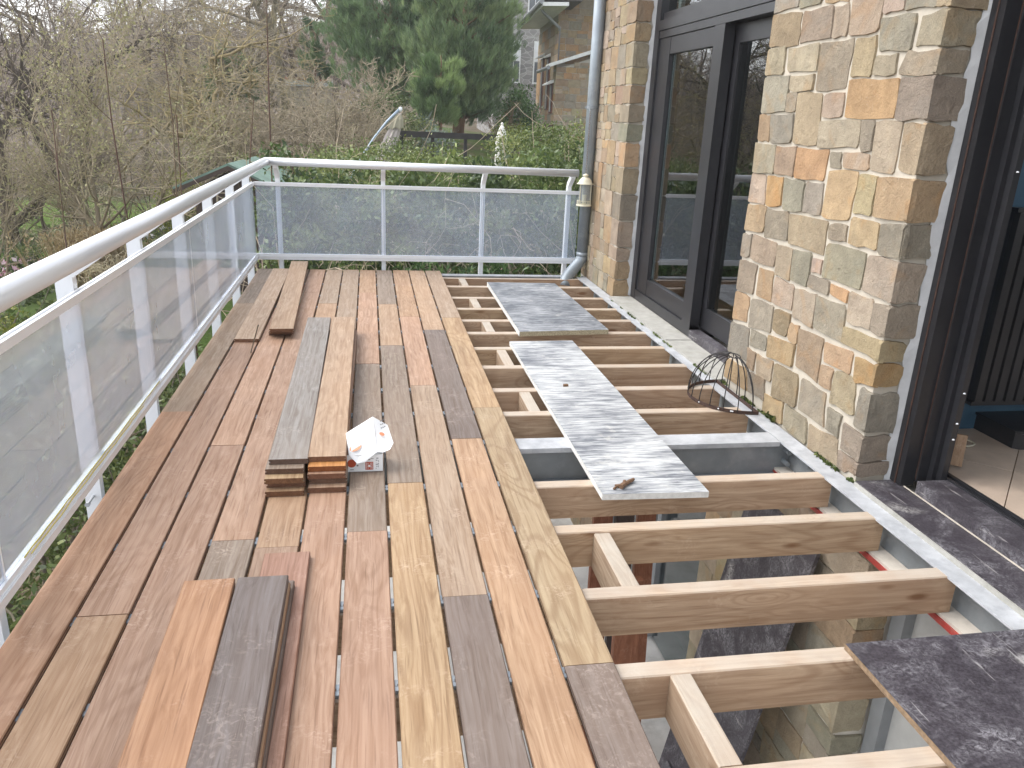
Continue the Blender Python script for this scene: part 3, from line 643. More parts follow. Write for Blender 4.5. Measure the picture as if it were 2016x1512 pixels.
for y in (3.02,):
    g.tube([(CX-.18, y-.018, -.055), (CX-.18, y-.085, -.055)], .005, 8); g.tube([(CX-.18, y-.085, -.055), (CX-.18, y-.096, -.055)], .010, 6)
g.build('anchor_bolt', M['zinc_white'], rl_)
g = G()
ry = random.Random(8)
pts = [(GX+.010, 2.25+k*.06, .1195+ry.uniform(0, .003)) for k in range(28)]
g.tube(pts, .0022, 5); g.tube([(p[0]+.012+ry.uniform(-.002, .002), p[1]+.02, p[2]) for p in pts[:22]], .002, 5)
tag(g.build('garden_twine', plain('yellow_twine', (.42, .34, .05), .8)), 'thin yellow twine lying along the bottom rail of the near glass panel', 'string')
# ================================================================ LOOSE BOARDS
def loose(label, group, col, cx, y0, y1, z, rz=0.0, w_=.145, tilt=0.0):
    me = plank_mesh('loose_board', w_, y1-y0, .0215, M['deck'])
    o = link('loose_board', me, None, DC[col] if isinstance(col, str) else col, (cx, (y0+y1)/2, z))
    o.rotation_euler = (tilt, 0, R(rz)); return tag(o, label, 'board', group)
GA, GB, GC, GD = 'loose boards piled near the far railing', 'left column of the board stack mid deck', 'right column of the board stack mid deck', 'boards stacked at the near end of the deck'
loose('thin pale board lying flat, leftmost of the far corner boards near the railing', GA, (.46,.34,.24,.3), -.775, 4.98, 7.33, .0005, .4, .15)
loose('bottom board of the far corner pile, mostly hidden under two others', GA, 'K', -.612, 5.14, 7.38, .0005, 1.7)
loose('middle board of the far corner pile with a light sawn end', GA, 'Y', -.604, 5.10, 7.42, .0225, 1.8)
loose('top board of the far corner pile, sticking out past the deck edge', GA, 'T', -.598, 5.06, 7.47, .0445, 1.75, .15)
Z5 = [.0006+.0222*k for k in range(5)]
loose('lowest board of the left column, its yellowish end just above the deck', GB, (.34,.23,.14,.5), -.332, 2.825, 5.05, Z5[0])
loose('second board from the bottom of the left column, dark reddish end', GB, 'B', -.330, 2.86, 5.12, Z5[1])
loose('middle board of the left column with a pale worn end', GB, 'Y', -.335, 2.845, 5.08, Z5[2])
loose('board directly under the grey weathered top board of the left column', GB, 'G', -.335, 2.885, 5.03, Z5[3])
gb = loose('grey weathered streaky top board of the left column in the middle of the deck', GB, (.27,.25,.228,.2), -.327, 2.925, 5.18, Z5[4], .2, .148)
loose('lowest board of the right column, tight beside the open white carton', GC, 'B', -.176, 2.845, 5.0, Z5[0])
loose('second board from the bottom of the right column, grey sawn end', GC, 'G', -.172, 2.88, 5.15, Z5[1])
loose('middle board of the right column, poking out on the carton side', GC, 'P', -.168, 2.875, 5.02, Z5[2], -.5)
loose('board with a bright orange sawn strip under the tan top board', GC, (.50,.24,.08,.5), -.176, 2.895, 5.09, Z5[3])
loose('smooth tan top board of the right column beside the grey one', GC, 'T', -.1755, 2.94, 5.19, Z5[4], -.1, .147)
loose('reddish brown board lying directly on the deck, sticking out furthest from the near pile', GD, 'R', -.278, .75, 2.373, .0006, .15, .146)
loose('dark board second from the bottom of the near pile', GD, 'D', -.312, .7, 2.17, .0225, -.1, .143)
loose('light edged board just under the dark slate top board of the near pile', GD, 'O', -.318, .72, 2.125, .0446, .0, .143)
loose('wide brown board under the orange top board of the near pile', GD, 'B', -.462, .7, 2.11, .0225, .3, .143)
loose('board sandwiched below the orange striped top board', GD, 'P', -.464, .72, 2.12, .0446, .3, .143)
loose('orange brown top board with strong stripes in the near pile', GD, (.40,.23,.13,.45), -.464, .7, 2.128, .0667, .9, .143)
loose('dark slate coloured top board in the near pile', GD, (.165,.14,.13,.1), -.3245, .7, 2.130, .0667, -.05, .1445)
# ================================================================ SHEETS LAID OVER THE JOISTS
def sheet(name, label, cat, pts, z, t, top, edge, edge2=None):
    c = Vector((sum(p[0] for p in pts)/4, sum(p[1] for p in pts)/4))
    root = thing(name, label, cat, (c.x, c.y, z))
    P = [(p[0]-c.x, p[1]-c.y) for p in pts]
    g = G(); n = len(P)
    g.add([(x, y, t) for x, y in P], [tuple(range(n))]); g.build('top_face', top, root)
    g = G(); g.add([(x, y, 0) for x, y in P]+[(x, y, t-.0005) for x, y in P], [(i, (i+1) % n, n+(i+1) % n, n+i) for i in range(n)]+[tuple(range(n-1, -1, -1))])
    g.build('sheet_edge', edge, root)
    return root
s1 = sheet('grey_worktop_board', 'grey marbled chipboard panel lying over the joists near the downpipe', 'panel', [(1.006, 5.18), (1.655, 5.235), (1.625, 6.84), (1.018, 6.86)], -.0222, .034, M['grey_swirl'], M['chip'])
g = G(); g.prism([(1.0045-1.326, 5.18-6.029), (1.0165-1.326, 6.86-6.029), (1.0155-1.326, 6.86-6.029), (1.0035-1.326, 5.18-6.029)], lambda u, v, t: (u, v, t), 0, .0345); g.build('white_edge_strip', M['white_edge'], s1)
s2 = sheet('cement_stained_board', 'long narrow board smeared white with cement, bridging the joists', 'board', [(.899, 2.735), (1.343, 2.722), (1.33, 4.985), (.899, 4.968)], -.0222, .026, M['limewash'], M['white_edge'])
s3 = sheet('dark_formwork_board', 'black film faced plywood sheet over the joists at the open doorway', 'plywood', [(1.352, .55), (2.03, .55), (2.015, 1.752), (1.352, 1.748)], -.0222, .019, M['film'], M['dark_board_edge'])
def twig(pts, r, name, label, cat='twig'):
    g = G(); g.tube(pts, r, 6); return tag(g.build(name, M['twig']), label, cat)
g = G(); g.tube([(.985, 2.775, .013), (1.0, 2.79, .016), (1.06, 2.84, .014)], [.012, .011, .007], 7); g.tube([(.965, 2.79, .012), (1.0, 2.785, .014), (1.012, 2.81, .022)], [.006, .009, .008], 6); g.tube([(.955, 2.77, .009), (.985, 2.80, .01)], .005, 5)
tag(g.build('broken_twig', M['twig']), 'broken brown twig on the near end of the cement stained board', 'twig')
g = G(); g.prism([(1.045, 4.04), (1.075, 4.045), (1.07, 4.06), (1.048, 4.058)], lambda u, v, t: (u, v, t), .0045, .016)
tag(g.build('wood_chip', M['twig']), 'small brown chip lying midway along the cement stained board', 'chip')
# ================================================================ WIRE BASKET
wb = thing('wire_basket', 'rusty half round wire hanging basket upside down on the steel flange', 'basket', (2.0, 3.885, -.0205))
def rimp(a): return (-.268*math.sin(a), -.267*math.cos(a), 0)
g = G(); n = 28; vs = []; ang = [math.pi*k/n for k in range(n+1)]
out = [rimp(a) for a in ang]
inn = [(p[0]*.985-.000, p[1]*.985, 0) for p in out]
for rr in (out, inn):
    for z_ in (0, .019): vs += [(p[0], p[1], z_) for p in rr]
m_ = n+1
f = []
for k in range(n):
    f += [(k, k+1, m_+k+1, m_+k), (2*m_+k, 3*m_+k, 3*m_+k+1, 2*m_+k+1), (m_+k, m_+k+1, 3*m_+k+1, 3*m_+k), (k, 2*m_+k, 2*m_+k+1, k+1)]
g.add(vs, f); g.box(-.002, .003, -.267, .267, 0, .019); g.build('rim', M['rust'], wb)
AP = (-.05, 0, .25)
g = G(); g.tube([(AP[0]+.05*math.cos(2*math.pi*k/16)*(.7), AP[1]+.05*math.sin(2*math.pi*k/16), AP[2]-.004) for k in range(17)], .0032, 6, False); g.build('top_ring', M['iron'], wb)
def rib(p):
    top = Vector((AP[0]+(p[0]-AP[0])*.13, p[1]*.15, AP[2])); b = Vector((p[0], p[1], .012)); pts = []
    for k in range(9):
        t = math.pi/2*k/8
        pts.append((top.x+(b.x-top.x)*math.sin(t), top.y+(b.y-top.y)*math.sin(t), b.z+(top.z-b.z)*math.cos(t)))
    g = G(); g.tube(pts, .0029, 6); g.build('wire', M['iron'], wb)
for a in (.04, .13, .22, .31, .40, .49, .58, .67, .76, .85, .94): rib(rimp(math.pi*a))
for y in (-.2, -.1, .0, .1, .2): rib((0, y, 0))
g = G()
for a in (.16, .17, .25, .4): p = rimp(math.pi*a); g.lathe([(.004, 0), (.005, .004), (0, .007)], (p[0], p[1]-.002, .008), 6)
g.build('rim_studs', M['alu'], wb)['kind'] = 'stuff'
# ================================================================ CARTON
cb = thing('screw_carton', 'open white cardboard carton with orange prints beside the stacked boards', 'carton', (-.032, 3.0255, .0006))
g = G(); t_ = .0012
g.box(-.073, .073, 0, t_, 0, .074); g.box(-.073, .073, .125, .125+t_, 0, .074); g.box(-.073, -.073+t_, t_, .125, 0, .074); g.box(.073-t_, .073, t_, .125, 0, .074); g.box(-.073, .073, 0, .125, 0, .001)
g.build('carton_body', M['carton'], cb)
def flap(name, P):
    P = [Vector((a+.032, b, c)) for a, b, c in P]
    nn = (P[1]-P[0]).cross(P[2]-P[0]).normalized()*t_
    n = len(P); g = G()
    g.add(P+[p-nn for p in P], [tuple(range(n)), tuple(range(2*n-1, n-1, -1))]+[(i, n+i, n+(i+1) % n, (i+1) % n) for i in range(n)])
    return g.build(name, M['carton'], cb), nn
lid, nl = flap('lid_flap', [(-.095, -.003, .077), (-.062, -.022, .046), (-.03, -.020, .052), (.018, -.004, .088), (.0155, .06, .137), (.002, .12, .195), (-.109, .10, .131)])
sid, ns = flap('side_flap', [(.0182, -.003, .088), (.04, .0, .083), (.070, .012, .09), (.0862, .05, .104), (.078, .075, .12), (.063, .12, .157), (.0025, .1205, .195), (.016, .06, .137)])
def decal(parent, P, mat, name='print_mark'):
    n = len(P); g = G(); g.add(P, [tuple(range(n))]); return g.build(name, mat, parent)
def ell(cx, cz, rx, rz_, n=20): return [(cx+rx*math.cos(2*math.pi*k/n), -.0006, cz+rz_*math.sin(2*math.pi*k/n)) for k in range(n)]
def rec(a, b, c, e, y=-.0006): return [(a, y, c), (b, y, c), (b, y, e), (a, y, e)]
decal(cb, ell(-.053, .038, .018, .018), M['print_orange'])
decal(cb, rec(.002, .034, .008, .043), M['print_orange'])
decal(cb, [(p[0], -.0012, p[2]) for p in ell(.018, .025, .005, .005, 12)], M['carton'])
for a, b in ((.0055, .007), (.0285, .03)): decal(cb, rec(a, b, .010, .041, -.0012), M['carton'])
for z_ in (.015, .022, .029, .036): decal(cb, rec(.010, .0155, z_, z_+.002, -.0012), M['carton']); decal(cb, rec(.0215, .027, z_, z_+.002, -.0012), M['carton'])
for k in range(6): decal(cb, rec(.044+.002*(k % 2), .047+.004*(k % 3), .012+.009*k, .0155+.009*k), M['print_grey'])
for k in range(3): decal(cb, rec(.054, .056, .018+.012*k, .026+.012*k), M['print_grey'])
decal(cb, rec(-.06, -.045, .009, .0115), M['print_grey']); decal(cb, rec(-.033, -.026, .025, .031), M['print_grey'])
decal(cb, rec(.012, .022, .052, .055), M['print_grey']); decal(cb, rec(.024, .036, .056, .0585), M['print_grey'])
# prints on the raised flaps: u along the bottom edge, v up the flap
def on_flap(o, A, B, C, uv, mat, lift):
    A, B, C = (Vector((p[0]+.032, p[1], p[2])) for p in (A, B, C))
    nn = (B-A).cross(C-A).normalized()*.0028*lift
    decal(cb, [A+(B-A)*u+(C-A)*v+nn for u, v in uv], mat)
LA, LB, LC = (-.095, -.003, .077), (.018, -.004, .088), (-.109, .10, .131)
circ = lambda a, b, r1, r2, rot=0: [(a+r1*math.cos(2*math.pi*k/18), b+r2*math.sin(2*math.pi*k/18)+rot*r1*math.cos(2*math.pi*k/18)) for k in range(18)]
for sgn in (1,):
    on_flap(lid, LA, LB, LC, circ(.27, .30, .22, .17, .3), M['print_pale'], sgn)
    on_flap(lid, LA, LB, LC, circ(.36, .78, .09, .09), M['print_pale'], sgn)
    for k in range(4): on_flap(lid, LA, LB, LC, [(.03+.035*k, .62), (.045+.035*k, .62), (.045+.035*k, .92), (.03+.035*k, .92)], M['print_grey'], sgn)
    for k in range(5): on_flap(lid, LA, LB, LC, [(.25+.05*k, .50), (.28+.05*k, .50), (.28+.05*k, .515), (.25+.05*k, .515)], M['print_grey'], sgn)
SA, SB, SC = (.0182, -.003, .088), (.078, .03, .098), (.0025, .1205, .195)
on_flap(sid, SA, SB, SC, circ(.45, .42, .17, .05, -.25), M['print_pale'], 1)
for k in range(9): on_flap(sid, SA, SB, SC, [(.42+.12*(k % 3), .58+.1*(k//3)), (.50+.12*(k % 3), .57+.1*(k//3)), (.50+.12*(k % 3), .60+.1*(k//3)), (.42+.12*(k % 3), .61+.1*(k//3))], M['print_grey'], 1)
# ================================================================ DOWNPIPE AND LANTERN
dp = thing('drainpipe', 'round zinc drainpipe on the house corner, curving out below', 'drainpipe', (1.997, 7.36, 0))
dp.location = (0, 0, 0)
g = G(); g.tube([(1.998, 7.36, .17), (1.998, 7.36, 3.6)], .052, 24); g.build('pipe', M['pipe'], dp, smooth=True)
g = G(); g.tube([(1.998, 7.36, .168), (1.998, 7.36, .21)], .0545, 24); pts = []
for k in range(11):
    t = k/10; pts.append((1.998-.19*(t*t*(3-2*t)), 7.36-.15*t*t, .175-.27*t))
g.tube(pts, .0535, 24); g.build('pipe_bend', M['pipe'], dp, smooth=True)
g = G(); g.lathe([(.055, -.012), (.060, -.012), (.060, .012), (.055, .012)], (1.998, 7.36, 1.515), 24); g.box(1.93, 2.06, 7.352, 7.368, 1.508, 1.522); g.tube([(1.955, 7.315, 1.5), (1.95, 7.28, 1.5), (1.95, 7.25, 1.485)], .004, 6); g.build('pipe_clamp', M['zinc'], dp)
g = G()
for k in range(6): g.lathe([(.004, -.003), (.0, -.003)], (1.97, 7.31, 1.9+.1*k), 6)
lan = thing('hanging_lantern', 'cream enamel garden lantern hanging on a rusty chain before the drainpipe', 'lantern', (1.95, 7.245, .655))
g = G()
for k in range(28):
    z0 = .295+k*.0195
    a = (k % 2)*math.pi/2
    pts = [(.006*math.cos(2*math.pi*j/8)*math.cos(a), .006*math.cos(2*math.pi*j/8)*math.sin(a), z0+.0135*math.sin(2*math.pi*j/8)) for j in range(9)]
    g.tube(pts, .0018, 4, False)
g.build('chain', M['chain'], lan)
g = G(); g.lathe([(.078, .196), (.078, .201), (.062, .208), (.056, .228), (.040, .248), (.020, .258), (.020, .264), (.028, .270), (.028, .277), (.012, .284), (0, .292)], (0, 0, 0), 28); g.build('cap', M['cream'], lan, smooth=True)
g = G(); g.lathe([(.054, .03), (.054, .196)], (0, 0, 0), 24); g.build('glass_cylinder', M['lamp_glass'], lan, smooth=True)
g = G(); g.lathe([(0, 0), (.072, 0), (.072, .009), (.066, .014), (0, .014)], (0, 0, 0), 28); g.build('base', M['cream'], lan)
for k in range(3):
    a = k*2*math.pi/3+.55+math.pi; G().tube([(.0585*math.cos(a), .0585*math.sin(a), .014), (.0585*math.cos(a), .0585*math.sin(a), .197)], .0042, 6).build('rib', M['cream'], lan)
g = G()
for k in range(24):
    a = 2*math.pi*k/24; g.tube([(.0635*math.cos(a), .0635*math.sin(a), .014), (.0635*math.cos(a), .0635*math.sin(a), .046)], .0028, 4)
g.lathe([(.061, .044), (.066, .044), (.066, .049), (.061, .049)], (0, 0, 0), 24); g.build('gallery', M['cream'], lan)
G().tube([(0, 0, .015), (0, 0, .1)], .02, 12).build('candle', M['cream'], lan)
# ================================================================ INSIDE THE DOORWAY
rad = thing('radiator', 'black ribbed radiator on the blue wall inside the doorway', 'radiator', (2.79, 3.12, .21))
for k in range(22): 
    G().prism([(-.02, -.03), (.02, -.03), (.024, 0), (.02, .03), (-.02, .03), (-.024, 0)], lambda u, v, t: (u, v, t), .02, .90).build('radiator_column', M['black'], rad, loc=(.03+.055*k, 0, 0))
G().box(0, 1.25, -.025, .025, 0, .019).build('radiator_header', M['black'], rad); G().box(0, 1.25, -.025, .025, .901, .92).build('radiator_header', M['black'], rad)
tb = thing('tool_case', 'black open plastic tool case on the beige tiled floor', 'tool case', (2.93, 2.93, .05))
g = G(); g.prism([(0, .02), (.03, 0), (.5, 0), (.53, .02), (.53, .3), (0, .3)], lambda u, v, t: (u*.92 if t < .05 else u, v, t), 0, .075); g.build('case_body', M['black'], tb)
g = G(); g.prism([(-.01, .01), (.54, .01), (.54, .31), (-.01, .31)], lambda u, v, t: (u, v, t), .0752, .088); g.build('case_rim', M['black'], tb)
g = G(); g.tube([(.10, -.005, .065), (.11, -.02, .095), (.4, -.02, .095), (.41, -.005, .065)], .009, 8); g.build('case_handle', M['alu'], tb)
g = G(); g.prism([(-.05, 0), (.05, 0), (.048, .135), (-.05, .132)], lambda u, v, t: (u, t+v*.18, v), -.006, .006)
o = g.build('wood_offcut', M['woodZ'], None, (.40, .27, .17, .4), loc=(2.475, 2.755, .0605), rz=R(-38)); o.location = (2.462, 2.775, .0665); tag(o, 'small square wooden offcut leaning upright against the black door frame', 'offcut')
g = G(); g.tube([(2.72+.06*math.cos(t*.4), 3.02+.045*math.sin(t*.4), .056) for t in range(17)], .004, 5, False); tag(g.build('cable_loop', M['cream']), 'thin pale cable loop on the tiles beside the door frame', 'cable')
# ================================================================ BELOW THE DECK
def lean(name, label, cat, P, t_, mat, group=None, color=None):
    P = [Vector(p) for p in P]; nn = (P[1]-P[0]).cross(P[3]-P[0]).normalized()*t_
    c = sum(P, Vector())/4; g = G(); g.add([p-c for p in P]+[p-c-nn for p in P], [(0, 1, 2, 3), (7, 6, 5, 4)]+[(i, 4+i, 4+(i+1) % 4, (i+1) % 4) for i in range(4)])
    o = g.build(name, mat, None, color, loc=c); return tag(o, label, cat, group)
lean('formwork_sheet', 'tall dark stained formwork sheet leaning on the lower stone wall below the joists', 'plywood', [(1.6, 2.88, -2.6), (1.99, 2.88, -.4), (1.99, 3.55, -.4), (1.6, 3.55, -2.6)], .02, M['film'])
lean('formwork_sheet', 'shorter dark sheet at the foot of the tall leaning one below the deck', 'plywood', [(1.15, 2.75, -2.6), (1.5, 2.6, -1.75), (1.5, 3.1, -1.75), (1.15, 3.25, -2.6)], .02, M['film'])
for k, (x0, y0, x1, y1, c, lb) in enumerate(((1.28, 3.75, 1.42, 4.3, (.22,.085,.045,.5), 'reddish brown timber'), (1.43, 3.8, 1.58, 4.35, (.07,.05,.045,.4), 'blackened timber'), (1.60, 3.85, 1.74, 4.4, (.24,.10,.055,.5), 'rust red timber'), (1.1, 2.7, 1.17, 3.05, (.23,.095,.05,.5), 'short russet timber'))):
    g = G(); g.prism([(-.06, -.02), (.06, -.02), (.06, .02), (-.06, .02)], lambda u, v, t: (u+(x1-x0)*t, v+(y1-y0)*t, -2.6+2.0*t), 0, 1)
    o = g.build('leaning_timber', M['woodZ'], None, c, loc=(x0, y0, 0)); tag(o, lb+(' standing on end beyond the third joist below the deck' if k < 3 else ' standing on end under the dark deck plank edge'), 'timber', 'old timbers stood on end below the deck')
g = G(); g.tube([(.95, 1.95, -2.58), (1.22, 2.25, -1.35)], .011, 6); tag(g.build('wooden_cane', M['twig'], None), 'thin light cane leaning below the joists near the deck edge', 'cane')
o = bpy.data.objects['wooden_cane']; o.data.materials[0] = plain('cane', (.42, .25, .1), .6)
g = G(); g.box(-1.05, 2.45, -1.2, 7.6, -2.8, -2.61); o = g.build('patio', M['concrete']); o['kind'] = 'structure'
# ================================================================ TERRAIN
def sm(a, b, x):
    t = np.clip((x-a)/(b-a), 0, 1); return t*t*(3-2*t)
def T(x, y):
    x = np.asarray(x, float); y = np.asarray(y, float)
    z = -2.75+3.45*sm(8, 23, y)*sm(-9, 2, x)
    z = z+.25*np.sin(x*.5+1)*np.sin(y*.37)*sm(10, 16, y)
    hill = sm(42, 165, y)*np.clip(9.3+.115*(x+45), 5.5, 24)
    z = z+hill*(1+.03*np.sin(x*.11)+.03*np.sin(x*.31+y*.1))
    return z
def grid_mesh(name, xs, ys, mat, lift=0):
    X_, Y_ = np.meshgrid(xs, ys); Z_ = T(X_, Y_)+lift
    V = np.stack([X_, Y_, Z_], -1).reshape(-1, 3); nx, ny = len(xs), len(ys)
    i = np.arange(nx-1)[None, :]+nx*np.arange(ny-1)[:, None]; i = i.ravel()
    return np_mesh(name, V, np.stack([i, i+1, i+nx+1, i+nx], 1), mat, True)
def ground_mat():
    m = N('rough_ground'); v = m.obj(world=True)
    a = m.noise(v, .35, 5, .6); b = m.noise(v, 3, 6, .7); f = m.noise(v, 22, 4, .7)
    grass = m.mix(m.ramp(f, .3, .7), (.035, .06, .014), (.085, .125, .030))
    litter = m.mix(m.ramp(b, .3, .7), (.05, .038, .026), (.16, .125, .085))
    y = m.n('ShaderNodeSeparateXYZ'); m.l(v, y.inputs[0])
    near = m.ramp(y.outputs[1], 30, 62, 0.0, .3)
    near2 = m.ramp(y.outputs[1], 8.5, 11.5, .25, 0.0)
    k = m.ramp(m.math('ADD', m.math('ADD', m.math('MULTIPLY', a, .7), m.math('MULTIPLY', b, .3)), m.math('ADD', near, near2)), .50, .60)
    c = m.mix(k, grass, litter)
    far = m.ramp(y.outputs[1], 55, 100)
    rock = m.mix(m.ramp(m.noise(v, .25, 6, .65), .4, .65), (.15, .12, .105), (.25, .22, .215))
    c = m.mix(far, c, rock)
    m.bsdf(c, .95, spec=.1, bump=f, bstr=.5, bdist=.03); return m.m
M['ground'] = ground_mat()
xs = np.concatenate([np.arange(-170, -40, 5), np.arange(-40, 24, 1.0), np.arange(24, 100, 5)])
ys = np.concatenate([np.arange(-12, 50, 1.0), np.arange(50, 240, 5)])
o = link('ground', grid_mesh('ground', xs, ys, M['ground'])); o['kind'] = 'structure'
# ================================================================ PLANT BUILDERS
def tubes(P0, P1, R0, R1, k=3):
    P0, P1, R0, R1 = map(np.asarray, (P0, P1, R0, R1))
    d_ = P1-P0; L = np.linalg.norm(d_, axis=1, keepdims=True); d_ = d_/np.maximum(L, 1e-6)
    ref = np.where(np.abs(d_[:, 2:3]) < .9, np.array([[0, 0, 1.]]), np.array([[1., 0, 0]]))
    a = np.cross(d_, ref); a /= np.linalg.norm(a, axis=1, keepdims=True); b = np.cross(d_, a)
    rings = []
    for P, Rr in ((P0, R0), (P1, R1)):
        for j in range(k):
            q = 2*math.pi*j/k; rings.append(P+(a*math.cos(q)+b*math.sin(q))*Rr[:, None])
    V = np.stack(rings, 1).reshape(-1, 3); n = len(P0); base = np.arange(n)[:, None]*2*k
    F = np.concatenate([base+np.array([[j, (j+1) % k, k+(j+1) % k, k+j]]) for j in range(k)], 0)
    return V, F
class Tree:
    def __init__(s, seed): s.r = random.Random(seed); s.seg = []; s.tips = []
    def grow(s, p, d_, L, r, depth, maxd, kids=(4, 6), wander=.22, up=.12, shrink=.62, rs=.55, minr=.004, spread=.75):
        n = 5 if depth < 2 else (4 if depth < maxd else 3); st = L/n; pts = [p]
        d_ = d_.copy(); rr = r
        for i in range(n):
            d_ = d_+Vector((s.r.gauss(0, wander), s.r.gauss(0, wander), s.r.gauss(0, wander)+up)); d_.normalize()
            q = p+d_*st; r2 = max(minr, r*(1-(i+1)/n*(.55 if depth == 0 else .75)))
            s.seg.append((tuple(p), tuple(q), rr, r2, depth)); p = q; rr = r2; pts.append((p, d_.copy(), r2))
        s.tips.append(tuple(p))
        if depth < maxd:
            for _ in range(s.r.randint(*kids)):
                i = s.r.randint(2 if depth == 0 else 1, n); pp, dd, r2 = pts[i]
                ax = Vector((s.r.gauss(0, 1), s.r.gauss(0, 1), s.r.gauss(0, .6))); nd = (dd*(1-spread*.5)+ax.normalized()*spread); nd.normalize()
                s.grow(pp, nd, L*shrink*s.r.uniform(.7, 1.2), max(minr, r2*rs*1.25), depth+1, maxd, kids, wander, up, shrink, rs, minr, spread)
    def meshes(s, name, split, mat_a, mat_b):
        out = []
        for sel, mt, nm in ((lambda d_: d_ <= split, mat_a, 'trunk'), (lambda d_: d_ > split, mat_b, 'crown')):
            q = [t for t in s.seg if sel(t[4])]
            if q:
                V, F = tubes([t[0] for t in q], [t[1] for t in q], np.array([t[2] for t in q]), np.array([t[3] for t in q]), 5 if nm == 'trunk' else 3)
                out.append((nm, np_mesh(nm, V, F, mt, True)))
        return out
def leaves(C, size, rnd, aspect=.45, tone=None, up=.0, spike=None):
    """one pointed leaf quad for every point of C"""
    n = len(C); d_ = rnd.normal(size=(n, 3)); d_[:, 2] += up
    if spike is not None: d_ = d_*.35+spike
    d_ /= np.linalg.norm(d_, axis=1, keepdims=True)
    e = np.cross(d_, rnd.normal(size=(n, 3))); e /= np.linalg.norm(e, axis=1, keepdims=True)+1e-9
    L = size*rnd.uniform(.6, 1.3, (n, 1)); W = L*aspect*.5
    V = np.stack([C, C+d_*L*.45+e*W, C+d_*L, C+d_*L*.45-e*W], 1).reshape(-1, 3)
    F = np.arange(4*n).reshape(-1, 4)
    t = rnd.uniform(0, 1, n) if tone is None else np.clip(tone+rnd.normal(0, .14, n), 0, 1)
    return V, F, t
def leaf_obj(name, V, F, t, mat, parent): return link(name, np_mesh(name, V, F, mat, False, t), parent)
def blob_points(n, centre, rad, rnd, clumps=40, cs=.28, shell=.55):
    """points gathered in clumps through an ellipsoid, with the clump's own tone"""
    centre, rad = np.array(centre, float), np.array(rad, float)
    c = rnd.normal(size=(clumps, 3)); c /= np.linalg.norm(c, axis=1, keepdims=True)
    c *= rnd.uniform(shell, 1, (clumps, 1)); tone = rnd.uniform(.15, .85, clumps)
    i = rnd.integers(0, clumps, n); p = c[i]+rnd.normal(size=(n, 3))*cs*rnd.uniform(.5, 1, (n, 1))
    return centre+p*rad, tone[i]
def shrub(name, label, cat, loc, rad, n, leaf, mat, seed, group=None, clumps=40, cs=.3, aspect=.45, stems=10, up=.3, color=None, bark_='bark', shell=.5):
    rnd = np.random.default_rng(seed); x, y = loc[:2]; z = loc[2] if len(loc) > 2 else float(T(x, y))
    root = thing(name, label, cat, (x, y, z), group)
    P, t = blob_points(n, (0, 0, rad[2]), rad, rnd, clumps, cs, shell); k = P[:, 2] > -.05; P, t = P[k], t[k]
    V, F, t = leaves(P, leaf, rnd, aspect, t, up); o = leaf_obj('crown', V, F, t, mat, root)
    if color: o.color = (*color, 1)
    tr = Tree(seed)
    for i in range(stems):
        a = tr.r.uniform(0, 6.28); tr.grow(Vector((.1*math.cos(a), .1*math.sin(a), 0)), Vector((math.cos(a)*rad[0], math.sin(a)*rad[1], rad[2]*1.6)).normalized(), rad[2]*1.7, .012+.008*rad[2], 0, 1, (3, 5), .18, .05, .6)
    for nm, me in tr.meshes(name, 9, M[bark_], M[bark_]): link('branches', me, root)['kind'] = 'stuff'
    return root
def hedge(name, label, cat, x0, x1, y0, y1, zb, ztop, n, leaf, mat, seed, lump=.12, twigs=0, group=None, aspect=.5, stems=12):
    rnd = np.random.default_rng(seed); cx, cy = (x0+x1)/2, (y0+y1)/2
    root = thing(name, label, cat, (cx, cy, zb), group)
    m = n//150; cc = rnd.uniform((x0, y0, zb), (x1, y1, 0), (m, 3)); tone = rnd.uniform(.1, .8, m)
    top = ztop(cc[:, 0]) + lump*rnd.normal(size=m)
    cc[:, 2] = zb+(top-zb)*rnd.uniform(0, 1, m)**.6
    i = rnd.integers(0, m, n); P = cc[i]+rnd.normal(size=(n, 3))*np.array([.12, .12, .07])
    V, F, t = leaves(P-np.array([cx, cy, zb]), leaf, rnd, aspect, tone[i], .3); leaf_obj('foliage', V, F, t, mat, root).color = (1.35, 1.3, 1.2, 1)
    tr = Tree(seed)
    for k in range(stems+twigs):
        x = tr.r.uniform(x0, x1); y = tr.r.uniform(y0, y1) if k < stems else y0-tr.r.uniform(0, .25)
        H = float(ztop(np.array(x)))-zb
        if k < stems: tr.grow(Vector((x-cx, y-cy, 0)), Vector((0, 0, 1)), H*.95, .016, 0, 1, (2, 4), .15, .1, .4)
        else: tr.grow(Vector((x-cx, y-cy, H*tr.r.uniform(.25, .7))), Vector((tr.r.gauss(0, 1), -.2, tr.r.uniform(.1, 1.2))).normalized(), tr.r.uniform(.5, 1.2), .0075, 0, 1, (1, 3), .28, -.09, .5, minr=.003)
    q = tr.seg; V, F = tubes([s_[0] for s_ in q], [s_[1] for s_ in q], np.array([s_[2] for s_ in q]), np.array([s_[3] for s_ in q]), 3)
    ob = link('branches', np_mesh('branches', V, F, M['twigs'], True), root, (1.7, 1.6, 1.5)); ob['kind'] = 'stuff'
    return root
